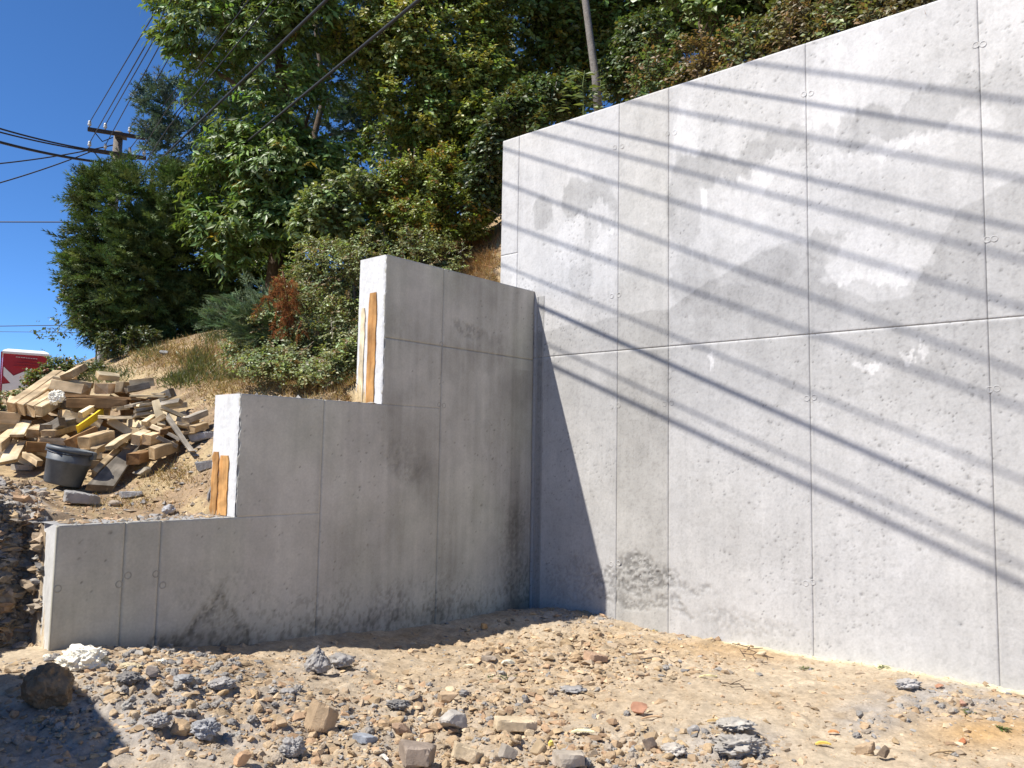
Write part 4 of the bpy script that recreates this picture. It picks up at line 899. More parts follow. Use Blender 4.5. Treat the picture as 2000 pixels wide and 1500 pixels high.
blades('green_tufts', 'sparse green weeds among the dry grass', 5000, [(390, 715, 36, 34, .35), (350, 745, 36, 14, .15), (280, 685, 40, 20, .15), (420, 660, 30, 16, .1), (200, 735, 60, 16, .2), (520, 735, 40, 12, .12), (440, 735, 40, 20, .1)], .11, .014, (.115, .13, .05), .4, M_leaf, .6, 72)
blades('dead_grass', 'brown dead grass hanging over the cut bank beside the high wall', 5200, [(930, 510, 40, 50, .7), (880, 480, 50, 30, .3)], .17, .008, (.27, .16, .075), .4, M_straw, 1.0, 73)
# dry stalks along the top of the high wall
rr = np.random.default_rng(75); b = MB(); m = 900; s_ = rr.uniform(1.2, 4.6, m); kk = rr.uniform(.42, 1.3, m); Qp = WC0[None] + s_[:, None] * WN - kk[:, None] * WE; Qp[:, 2] = height(Qp[:, 0], Qp[:, 1])[0] - .02
keep = fb2(Qp[:, 0] * 2, Qp[:, 1] * 2, 5, 2) > .42; Qp = Qp[keep]; m = len(Qp)
Vv, Ff = instance((np.array([[-.5, 0, 0], [.5, 0, 0], [.12, .6, .0], [0, 1, 3]]), np.array([[0, 1, 2], [0, 2, 3]])), Qp, nrm(rr.standard_normal((m, 3)) * .45 + np.array([0, 0, .8])), rr.standard_normal((m, 3)), np.full(m, .009), rr.uniform(.2, .55, m))
b.add(Vv, Ff, np.repeat(leafcol(rr, m, (.25, .15, .08), .4), 4, 0)); tag(b.build('dry_stalks', M_straw), 'brown dry stalks and grass along the top of the high wall', kind='stuff')

# ------------------------------------------------------------------ utility pole, wires, post
PB = np.array([P(232, 262, 22)[0] - .1, 22.0, 0]); PB[2] = hz(PB[0], 22.0)
ptop = P(232, 258, 22)
pole = empty('utility_pole', PB); tag(pole, 'weathered utility pole with two crossarms above the dark spruce', 'utility pole')
b = MB(); b.add(*tube(np.array([PB - [0, 0, .5], (PB + ptop) / 2, ptop]), [.16, .14, .115], 12), (.17, .15, .13)); b.build('pole', M_bark, pole, smooth=True)
AD = nrm(np.array([1.17, .52, 0]))
INS = {}
for rw, (pyc, tilt) in enumerate(((270, 0), (309, 0))):
    c = P(233, pyc, 22) - np.array([AD[1], -AD[0], 0]) * -.16
    c = c + np.array([.03, -.17, 0])
    b = MB(); b.add(boxv(c, AD * .72, np.array([-AD[1], AD[0], 0]) * .05, (0, 0, .045)), BOXF, (.06, .05, .045)); arm = b.build('crossarm', M_bark, pole)
    b = MB(); b.add(boxv(c + np.array([0, 0, 0]) + np.array([.02, .17, -.02]), AD * .15, np.array([-AD[1], AD[0], 0]) * .16, (0, 0, .02)), BOXF, (.05, .05, .05)); b.build('bracket', M_steel, pole)
    for j, off in enumerate((-.68, -.30, .30, .66)):
        q = c + AD * off + np.array([0, 0, .05]); Vl, Fl = lathe([(.0, 0), (.018, 0), (.018, .05), (.045, .06), (.05, .10), (.032, .12), (.045, .14), (.03, .19), (0, .2)], 10)
        me = mesh_np('insulator', Vl + (q - np.array(pole.location)), Fl, None, True, M_porc); io = link('insulator', me, arm)
        INS[(rw, j)] = q + np.array([0, 0, .15])
    # a dark hanging lead under the arm
    b = MB(); b.add(*tube(np.array([c - AD * .6, c - AD * .35 + [0, 0, -.28], c - AD * .1 + [0, 0, -.12]]), .015, 5), (.02, .02, .02)); b.build('lead', M_cable, pole)
def wall3(px, py): u, z = big(px, py); return WC0 + u * WN + np.array([0, 0, z])
def near_pt(shadow, img_pt):
    A, Bq = wall3(*shadow[0]), wall3(*shadow[1]); n1_ = nrm(np.cross(Bq - A, SUN)); d = ray(*img_pt); return EYE + d * (((A - EYE) @ n1_) / (d @ n1_))
def wire(name, label, cat, A, Fp, Nr, rad, ext=3.0, group='overhead wires from the pole', n=60):
    t = np.concatenate([np.linspace(0, .5, 26)[:-1], np.linspace(.5, ext, n - 25)])[:, None]; q = Fp + (Nr - Fp) * t + (A - Fp) * np.clip(1 - t * 1.6, 0, 1)
    q[:, 2] += .020 * np.clip(t[:, 0] - 1.4, 0, 9) ** 2 * abs(Nr[2] - Fp[2]) * 4
    b = MB(); b.add(*tube(q, rad, 7), (.02, .02, .02)); o = b.build(name, M_cable, None, A, smooth=True); tag(o, label, cat, group); return o
SH = {'a': [(1436, 122), (2000, 208)], 'b': [(1316, 158), (2000, 276)], 'c': [(1208, 196), (2000, 360)], 'd': [(1200, 260), (2000, 452)], 'e': [(1200, 300), (2000, 516)], 'f': [(1200, 360), (1880, 576)], 'g': [(1200, 440), (1560, 576)], 'h': [(1160, 500), (1580, 652)], 'i': [(976, 516), (1760, 840)], 'j': [(1068, 672), (1480, 864)]}
WI = [((0, 0), (195, 250), (317, 0), 'g', 'thin wire from the leftmost insulator of the upper crossarm'), ((0, 1), (214, 255), (345, 0), 'f', 'thin wire from the second insulator of the upper crossarm'), ((0, 2), (252, 268), (392, 0), 'c', 'thin wire from the third insulator of the upper crossarm'), ((0, 3), (276, 270), (440, 0), 'a', 'thin wire from the rightmost insulator of the upper crossarm'),
      ((1, 0), (205, 290), (335, 0), 'h', 'thin wire from the leftmost insulator of the lower crossarm'), ((1, 1), (222, 290), (360, 0), 'e', 'thin wire from the second insulator of the lower crossarm'), ((1, 2), (262, 288), (479, 0), 'd', 'thin wire from the third insulator of the lower crossarm'), ((1, 3), (278, 300), (527, 0), 'b', 'thin wire from the rightmost insulator of the lower crossarm'),
      (None, (262, 300), (486, 0), 'i', 'upper of two slack wires fixed to the pole below the crossarms'), (None, (276, 312), (534, 0), 'j', 'lower of two slack wires fixed to the pole below the crossarms')]
for key, fp, ip, s, lab in WI:
    Fp, Nr = near_pt(SH[s], fp), near_pt(SH[s], ip)
    if key is None:
        tt = (22.0 - Fp[1]) / (Nr[1] - Fp[1]); A0_ = Fp + (Nr - Fp) * tt; Nr = Nr; Fp = A0_; A = np.array([PB[0] + .12, 21.9, A0_[2]])
    else:
        A = INS[key]; qx_, qy_ = proj(A); Fp = near_pt(SH[s], (qx_, qy_))
    wire('overhead_wire', lab, 'wire', A, Fp, Nr, .0108 if key else .0085)
W1, W2 = [(1035, 590), (2000, 1020)], [(1070, 710), (2000, 1145)]
for far, near, s, lab in (((281, 342), (638, 0), W2, 'thick black cable, the upper of the two crossing the trees'), ((371, 369), (818, 0), W1, 'thick black cable, the lower and rightmost of the two crossing the trees')):
    A, Bq = near_pt(s, far), near_pt(s, near); L0 = -.55
    A2 = A + (Bq - A) * L0; wire('overhead_cable', lab, 'cable', A2, A2, Bq, .0165, 3.0, 'thick overhead cables')
for (x0, y0, Y0), (x1, y1, Y1), rad, lab in (((205, 318, 21.8), (-300, 175, 16), .035, 'lower thick black cable bundle running left from the pole'), ((200, 296, 21.8), (-300, 140, 16), .022, 'upper black cable running steeply left from the pole'), ((215, 300, 21.9), (-300, 158, 16.5), .02, 'second black cable running left from the pole'),
        ((222, 283, 22), (-300, 330, 18), .018, 'black cable sloping down left from the upper crossarm'), ((190, 291, 21.9), (-300, 420, 18), .018, 'black cable sloping down left from the lower crossarm'),
        ((300, 434, 27), (-300, 433, 27), .02, 'single level wire left of the spruce'), ((215, 634, 36), (-300, 641, 36), .018, 'upper of two faint far wires above the portable toilet'), ((230, 650, 38), (-300, 645, 38), .012, 'lower of two faint far wires above the portable toilet')):
    A, Bq = P(x0, y0, Y0), P(x1, y1, Y1); t = np.linspace(0, 1, 24)[:, None]; q = A + (Bq - A) * t; q[:, 2] -= .22 * (4 * t * (1 - t))[:, 0] * (1 if Y0 < 26 else 0)
    b = MB(); b.add(*tube(q, rad, 6), (.02, .02, .02)); tag(b.build('overhead_cable', M_cable, None, A, smooth=True), lab, 'cable', 'cables left of the pole')
pb = P(195, 728, 15.5); root = empty('grey_post', pb); tag(root, 'smooth grey post at the left foot of the spruce', 'post')
M_post = plain('grey_post_paint', (.34, .345, .35), .6, namt=.15)
b = MB(); b.add(*tube(np.array([P(195, 760, 15.5), P(196, 690, 15.5), P(199, 480, 15.6)]), .052, 12), (.4, .4, .4)); b.build('shaft', M_post, root, smooth=True)
b = MB(); b.add(*tube(np.array([P(190, 665, 15.4), P(176, 661, 15.3)]), .012, 5), (.1, .1, .1)); b.build('bracket', M_steel, root)

# ------------------------------------------------------------------ red portable toilet
A0, B0 = P(6, 690, 19.1), P(94, 699, 19.6); fx = nrm((B0 - A0) * np.array([1, 1, 0])); fn = np.array([fx[1], -fx[0], 0]); W_ = np.linalg.norm((B0 - A0)[:2]); D_ = 1.15; topz = A0[2]; H_ = 2.2
c0 = A0 + fx * W_ / 2 - fn * D_ / 2; c0[2] = topz - H_
toilet = empty('portable_toilet', c0); tag(toilet, 'red portable toilet with a white cross emblem and white roof beyond the woodpile', 'portable toilet')
b = MB()
sec = [(-.5, .5), (.5, .5), (.5, -.5), (-.5, -.5)]
def ring_(s, z): return np.array([c0 + fx * x * W_ * s + fn * y * D_ * s + np.array([0, 0, z]) for x, y in sec])
Rr = [ring_(1.03, 0), ring_(1.03, .12), ring_(1.0, .14), ring_(.985, H_)]
Vv = np.concatenate(Rr); Ff = [[i * 4 + j, i * 4 + (j + 1) % 4, (i + 1) * 4 + (j + 1) % 4, (i + 1) * 4 + j] for i in range(3) for j in range(4)]
b.add(Vv, np.array(Ff)[:, ::-1]); b.build('cabin', M_red, toilet)
b = MB(); Rr = [ring_(1.05, H_), ring_(1.05, H_ + .05), ring_(.98, H_ + .09), ring_(.8, H_ + .13)]; Vv = np.concatenate(Rr); Ff = [[i * 4 + j, i * 4 + (j + 1) % 4, (i + 1) * 4 + (j + 1) % 4, (i + 1) * 4 + j] for i in range(3) for j in range(4)] + [[12, 13, 14, 15], [3, 2, 1, 0]]
b.add(Vv, np.array(Ff)[:, ::-1]); b.build('roof', M_white, toilet)
def onface(cx_, cy_, off):
    d = ray(cx_ / 6.25, 560 + cy_ / 6.25); O_ = c0 + fn * (D_ / 2 + off); t = ((O_ - EYE) @ fn) / (d @ fn); return EYE + d * t
def plate(poly, off, th, name, mat):
    a = np.array([onface(x, y, off) for x, y in poly]); m = len(a); bk = a - fn * th
    Vv = np.concatenate([a, bk]); me = bpy.data.meshes.new(name); me.from_pydata([tuple(v - c0) for v in Vv], [], [list(range(m))[::-1]] + [[i, (i + 1) % m, m + (i + 1) % m, m + i] for i in range(m)]); me.materials.append(mat)
    return link(name, me, toilet)
plate([(45, 975), (165, 1088), (390, 995), (386, 1078), (243, 1166), (560, 1290), (20, 1290), (28, 1188), (128, 1178), (40, 1082)], .016, .02, 'emblem', M_white)
for k_, (x0, x1, yy) in enumerate(((250, 460, 890), (210, 480, 928), (170, 510, 962))):
    pl = [(x0, yy), ((x0 + x1) / 2, yy + 8), (x1, yy + 18), (x1, yy + 26), ((x0 + x1) / 2, yy + 20), (x0, yy + 6)]; plate(pl, .03, .045, 'ridge', M_red)
for k_ in range(9):
    x0 = 195 + k_ * 30; plate([(x0, 853 + k_ * 3), (x0 + 20, 855 + k_ * 3), (x0 + 20, 861 + k_ * 3), (x0, 859 + k_ * 3)], .006, .01, 'lettering', M_white)
plate([(12, 790), (30, 790), (5, 1290), (-12, 1290)], .03, .05, 'corner_post', M_red); plate([(585, 850), (596, 850), (596, 1290), (585, 1290)], .03, .05, 'corner_post', M_red)

# ------------------------------------------------------------------ wood pile: every piece its own object
wr = np.random.default_rng(80)
def cropY(cy): return float(np.interp(cy, [250, 500, 700, 1000, 1350], [8.85, 8.55, 8.25, 7.9, 7.6]))
def board(x0, y0, x1, y1, w, t, dY, mat, roll, label, taper=1.0, Y0=None, name='timber_offcut', cat='timber', group='timber pieces in the wood pile', point=False):
    Ya = Y0 or cropY(max(y0, y1) if False else (y0 + y1) / 2) - dY * .35; Yb = Ya + dY
    A = P(x0 / 4.545, 660 + y0 / 4.545, Ya); Bp = P(x1 / 4.545, 660 + y1 / 4.545, Yb); L = np.linalg.norm(Bp - A); x = (Bp - A) / L
    y = nrm(np.cross(np.array([0, 0, 1.0]), x)); z = np.cross(x, y); a = math.radians(roll); y, z = y * math.cos(a) + z * math.sin(a), -y * math.sin(a) + z * math.cos(a)
    sc_ = (Ya + Yb) / 2 / FPX / 4.545; w, t = w * sc_ / 2, t * sc_ / 2; c = (A + Bp) / 2
    n_ = 4; Vb = []; ch = min(w, t) * .12; sk1, sk2, bow = wr.normal() * .35, wr.normal() * .35, wr.normal() * .012 * L
    for i in range(n_):
        s = -1 + 2 * i / (n_ - 1); tp = 1 + (taper - 1) * (s + 1) / 2
        if point and i == n_ - 1: tp *= .25
        for (yy, zz) in ((-w + ch, -t), (w - ch, -t), (w, -t + ch), (w, t - ch), (w - ch, t), (-w + ch, t), (-w, t - ch), (-w, -t + ch)):
            Vb.append((s * L / 2 + ((wr.normal() * .006 + yy * (sk1 if i == 0 else sk2)) if i in (0, n_ - 1) else 0), bow * (1 - s * s) + yy * tp + wr.normal() * .0015, zz * (1 if taper == 1 else tp) + wr.normal() * .0012))
    Fb = [[i * 8 + j, (i + 1) * 8 + j, (i + 1) * 8 + (j + 1) % 8, i * 8 + (j + 1) % 8] for i in range(n_ - 1) for j in range(8)]
    me = bpy.data.meshes.new(name); me.from_pydata(Vb, [], [f[::-1] for f in Fb] + [list(range(8))[::-1], [24 + j for j in range(8)]]); me.materials.append(mat if not isinstance(mat, int) else M_wood[mat])
    o = bpy.data.objects.new(name, me); COL.objects.link(o)
    o.matrix_world = Matrix(((x[0], y[0], z[0], c[0]), (x[1], y[1], z[1], c[1]), (x[2], y[2], z[2], c[2]), (0, 0, 0, 1)))
    tag(o, label, cat, group); return o
BD = [
 (98, 622, 520, 330, 84, 100, .95, 0, 0, 'square tan beam on the far left of the four laid side by side'), (184, 634, 590, 345, 84, 100, .95, 0, 0, 'second square tan beam of the four laid side by side'),
 (270, 645, 640, 380, 84, 100, .95, 0, 0, 'third square tan beam of the four laid side by side'), (345, 650, 700, 440, 70, 90, .9, 1, 0, 'right hand square beam of the four, beside the white foam'),
 (480, 362, 818, 425, 70, 50, .1, 1, 8, 'upper pale plank lying on top of the pile at left'), (450, 420, 765, 470, 80, 95, .1, 0, -12, 'lower plank with a brown face under the topmost pale plank'),
 (590, 345, 716, 268, 95, 60, .5, 0, -25, 'short plank tip rising highest at the back of the pile'), (862, 330, 1055, 352, 95, 50, .15, 1, 25, 'loose offcut lying behind the pile on the slope'),
 (900, 450, 1035, 445, 90, 95, .25, 0, 0, 'brown square block with a shaded left face near the top'), (1035, 442, 1122, 436, 90, 95, .0, 0, 0, 'square block end beside the grey topped board near the top'),
 (1122, 462, 1285, 432, 100, 55, .2, 2, -12, 'grey topped board near the top right of the pile'), (1150, 412, 1366, 388, 16, 74, .15, 1, 0, 'clean pale board standing on edge behind the pile'),
 (520, 505, 1285, 548, 90, 24, .1, 3, 0, 'long thin brown plank lying level across the pile'), (600, 578, 1135, 590, 60, 85, .1, 3, 0, 'dark brown beam in shade under the long level plank'),
 (1150, 512, 1480, 524, 60, 18, .0, 1, 0, 'long pale lath sticking out to the right of the pile'), (1350, 495, 1460, 500, 40, 16, .0, 1, 0, 'short pale lath lying over the long lath'),
 (715, 685, 918, 570, 40, 55, .35, 1, 10, 'round edged tan piece above the yellow board'), (690, 812, 908, 655, 18, 66, .4, -1, 0, 'board painted bright yellow, slanting in the middle of the pile'),
 (425, 800, 632, 738, 120, 62, .45, 2, 0, 'upper grey topped beam of a stacked pair at left'), (425, 850, 640, 792, 110, 52, .45, 0, 0, 'lower tan beam of a stacked pair at left'),
 (-60, 700, 185, 722, 90, 105, .15, 0, 0, 'beam end cut off by the left edge of the picture'), (150, 868, 232, 735, 108, 24, .35, 1, -5, 'flat pale board end sloping down at the far left'),
 (72, 1105, 165, 925, 135, 34, .35, 1, -8, 'wide light plank end lowest at the far left of the pile'), (-20, 960, 145, 830, 95, 80, .4, 0, 0, 'square beam under the sloping boards at the far left'),
 (290, 850, 410, 800, 100, 75, .3, 0, 5, 'short tan block under the stacked pair'), (345, 912, 578, 922, 70, 62, .1, 0, 0, 'tan beam above the bucket'), (232, 962, 452, 975, 70, 88, .1, 4, 0, 'orange tan beam just left above the bucket'),
 (225, 1035, 352, 1115, 60, 50, -.2, 0, 0, 'small offcut left of the bucket rim'), (625, 955, 845, 845, 70, 120, .35, 3, -20, 'brown slab leaning at the middle of the pile'), (740, 935, 965, 872, 120, 105, .35, 0, 0, 'big tan square beam pointing out right of the bucket'),
 (700, 1052, 890, 1052, 90, 60, .1, 1, -8, 'pale block right behind the bucket'), (690, 1115, 872, 1122, 80, 72, .1, 0, 0, 'tan block low beside the bucket rim'), (830, 1010, 935, 955, 60, 60, .3, 0, 0, 'stub under the big tan square beam'),
 (890, 702, 1190, 708, 70, 28, .05, 1, 0, 'level pale plank over the dark gap'), (1010, 628, 1145, 618, 60, 34, .1, 1, 0, 'short pale offcut on the level plank'), (1140, 608, 1275, 572, 90, 24, .3, 2, -10, 'thin grey slat end right of centre'),
 (1190, 690, 1342, 672, 60, 28, .15, 2, -18, 'lowest of three grey laths stacked at right'), (1200, 650, 1345, 628, 60, 26, .15, 2, -18, 'middle of three grey laths stacked at right'), (1215, 606, 1348, 590, 60, 26, .15, 1, -18, 'topmost of three laths stacked at right'),
 (1380, 560, 1436, 780, 66, 22, -.2, 1, 15, 'pointed stake hanging tip down at right'), (1435, 618, 1665, 715, 60, 30, .1, 1, -10, 'pale board sloping down to the right end of the pile'), (1645, 735, 1815, 665, 95, 55, .25, 2, -6, 'grey topped block at the right end of the pile'),
 (1485, 695, 1705, 1010, 40, 24, -.3, 2, 20, 'long thin grey stake slanting down at the right'), (1280, 758, 1372, 698, 55, 42, .2, 1, 0, 'short stub below the three laths'), (1555, 762, 1725, 795, 80, 30, .1, 1, -12, 'pale board under the grey topped block'),
 (1600, 842, 1728, 842, 60, 28, .1, 0, 0, 'small board at the lower right edge of the pile'), (1700, 812, 1812, 778, 70, 60, .2, 0, 0, 'brownish stub below the grey topped block'), (975, 975, 1135, 868, 95, 40, .4, 1, -12, 'board in half shade left of the long planks'),
 (1205, 905, 1300, 862, 80, 95, .2, 1, 12, 'split log end right of the long planks'), (1395, 880, 1570, 965, 50, 36, .1, 2, 0, 'thin grey strip with a broken tip at lower right'), (1345, 1025, 1550, 955, 95, 100, .35, 0, 0, 'square beam end low at the right of the pile'),
 (1180, 1075, 1345, 1035, 100, 95, .3, 3, 0, 'brown beam low beside the long planks'), (1300, 905, 1405, 875, 80, 90, .2, 0, 8, 'tan stub above the low square beam'), (1350, 785, 1445, 822, 45, 36, .0, 1, 0, 'thin chip below the pointed stake'), (1455, 835, 1535, 795, 50, 50, .2, 3, 0, 'small dark stub by the long grey stake'),
 (1500, 850, 1600, 905, 40, 26, .0, 2, 0, 'short grey strip by the long grey stake'), (835, 1215, 1180, 905, 50, 78, .95, 0, 15, 'long tan plank slanting down beside the grey plank')]
for q in BD: board(*q[:6], q[6], M_yellow if q[7] == -1 else q[7], q[8], q[9])
board(885, 1335, 1215, 930, 185, 62, .95, 2, 22, 'long weathered grey plank slanting down in front', taper=.45, Y0=7.35)
fl = [(wr.uniform(60, 1600), wr.uniform(520, 1080)) for _ in range(46)]
for (x, y) in fl:
    if y > 1000 and x > 1350: continue
    a = wr.uniform(-.6, .6); l = wr.uniform(90, 240); board(x - l * math.cos(a), y + l * math.sin(a), x + l * math.cos(a), y - l * math.sin(a), wr.uniform(50, 95), wr.uniform(30, 90), wr.uniform(-.3, .5), (fm := int(wr.choice([0, 0, 1, 3, 2]))), wr.uniform(-20, 20),
          f'{("tan", "pale", "grey", "brown")[fm]} offcut half buried {"high" if y < 700 else "midway up" if y < 880 else "low"} in the {"left" if x < 560 else "middle" if x < 1000 else "right"} of the wood pile', Y0=cropY(y) + wr.uniform(.16, .36))
# support for the pile: loose small offcuts between slope and boards are the ones above

def rockmesh(seed, sub, kind, sq=(1, 1, 1)):
    r_ = np.random.default_rng(seed); V_, F_ = ICO[sub]; d = V_.copy()
    if kind == 'cut':
        nn = nrm(r_.standard_normal((11, 3))); hh = r_.uniform(.55, 1.0, 11); dots = d @ nn.T; rad = np.min(np.where(dots > .05, hh / np.maximum(dots, .05), 9), 1); rad = np.minimum(rad, 1.35)
        rad = rad * (1 + .10 * (fb3(d * 2.5 + seed, seed, 3) - .5)); V_ = d * rad[:, None]
    elif kind == 'slab':
        nn = nrm(np.concatenate([r_.standard_normal((7, 3)) * np.array([1, 1, .15])])); hh = r_.uniform(.6, 1.0, 7); nn = np.concatenate([nn, [[.06, .05, 1], [.05, -.08, -1]]]); nn = nrm(nn); hh = np.concatenate([hh, [.26, .26]])
        dots = d @ nn.T; rad = np.min(np.where(dots > .03, hh / np.maximum(dots, .03), 9), 1); V_ = d * np.minimum(rad, 1.4)[:, None]; V_ = V_ + .03 * (fb3(V_ * 4 + seed, seed, 3) - .5)[:, None] * d * 2
    elif kind == 'boulder':
        nn = nrm(r_.standard_normal((46, 3))); hh = r_.uniform(.76, 1.0, 46); dots = d @ nn.T; rad = np.min(np.where(dots > .05, hh / np.maximum(dots, .05), 9), 1)
        rad = rad * (1 + .62 * (fb3(d * 2.5 + seed, seed, 4) - .5)) + .10 * (np.abs(fb3(d * 7 + seed, seed + 2, 2) - .5)); V_ = d * rad[:, None]
    elif kind == 'cone':
        V_ = d * np.array([.55, .5, 1.0]) * (1 - .75 * np.clip(d[:, 2:], 0, 1) ** 1 * .0 - .0); w_ = 1 - .82 * sst(-.5, 1, d[:, 2]); V_ = np.stack([d[:, 0] * w_ * .75, d[:, 1] * w_ * .7, d[:, 2]], 1); V_ = V_ + d * (fb3(d * 5 + seed, seed, 3) - .5)[:, None] * .45
    else:  # knobbly concrete
        V_ = d * (.72 + .75 * (fb3(d * 2.2 + seed, seed, 2) - .3) + .50 * (np.abs(vn3(d * 6 + seed * 3, seed + 2) - .5) * 2 - .4) * .6)[:, None]
    return V_ * np.array(sq), F_
def rock(px, py, wpx, hpx, kind, col, label, name='stone', cat='stone', group=None, sub=3, depth=.8, rz=None, tilt=0.0, seed=1, sink=.15):
    Q_ = hit(px, py + hpx * .40); Y = Q_[1]; s = wpx / FPX * Y / 2; hgt = hpx / FPX * Y / 2
    V_, F_ = rockmesh(seed, sub, kind); ext_ = np.abs(V_).max(0); V_ = V_ / ext_
    a = rz if rz is not None else 0.0; V_ = V_ * np.array([s, s * depth, hgt]); ct, st_ = math.cos(tilt), math.sin(tilt); V_ = V_ @ np.array([[ct, 0, st_], [0, 1, 0], [-st_, 0, ct]]).T
    ca, sa = math.cos(a), math.sin(a); V_ = V_ @ np.array([[ca, -sa, 0], [sa, ca, 0], [0, 0, 1]]).T
    nz_ = (.8 + .4 * fb3(V_ / max(s, .01) * 2 + seed, seed + 3, 3))[:, None]; c = np.array(col) * nz_
    o = link(name, mesh_np(name, V_, F_, c, kind in ('knob', 'cone'), M_stone), None, (Q_[0], Q_[1] + s * depth * .5, hz(Q_[0], Q_[1]) + hgt * (1 - sink)))
    tag(o, label, cat, group); return o
TAN, PALE, GREY, DGREY, BRN, RED, SLATE = (.42, .31, .20), (.50, .40, .27), (.29, .275, .26), (.18, .17, .16), (.20, .14, .095), (.36, .19, .12), (.30, .32, .35)
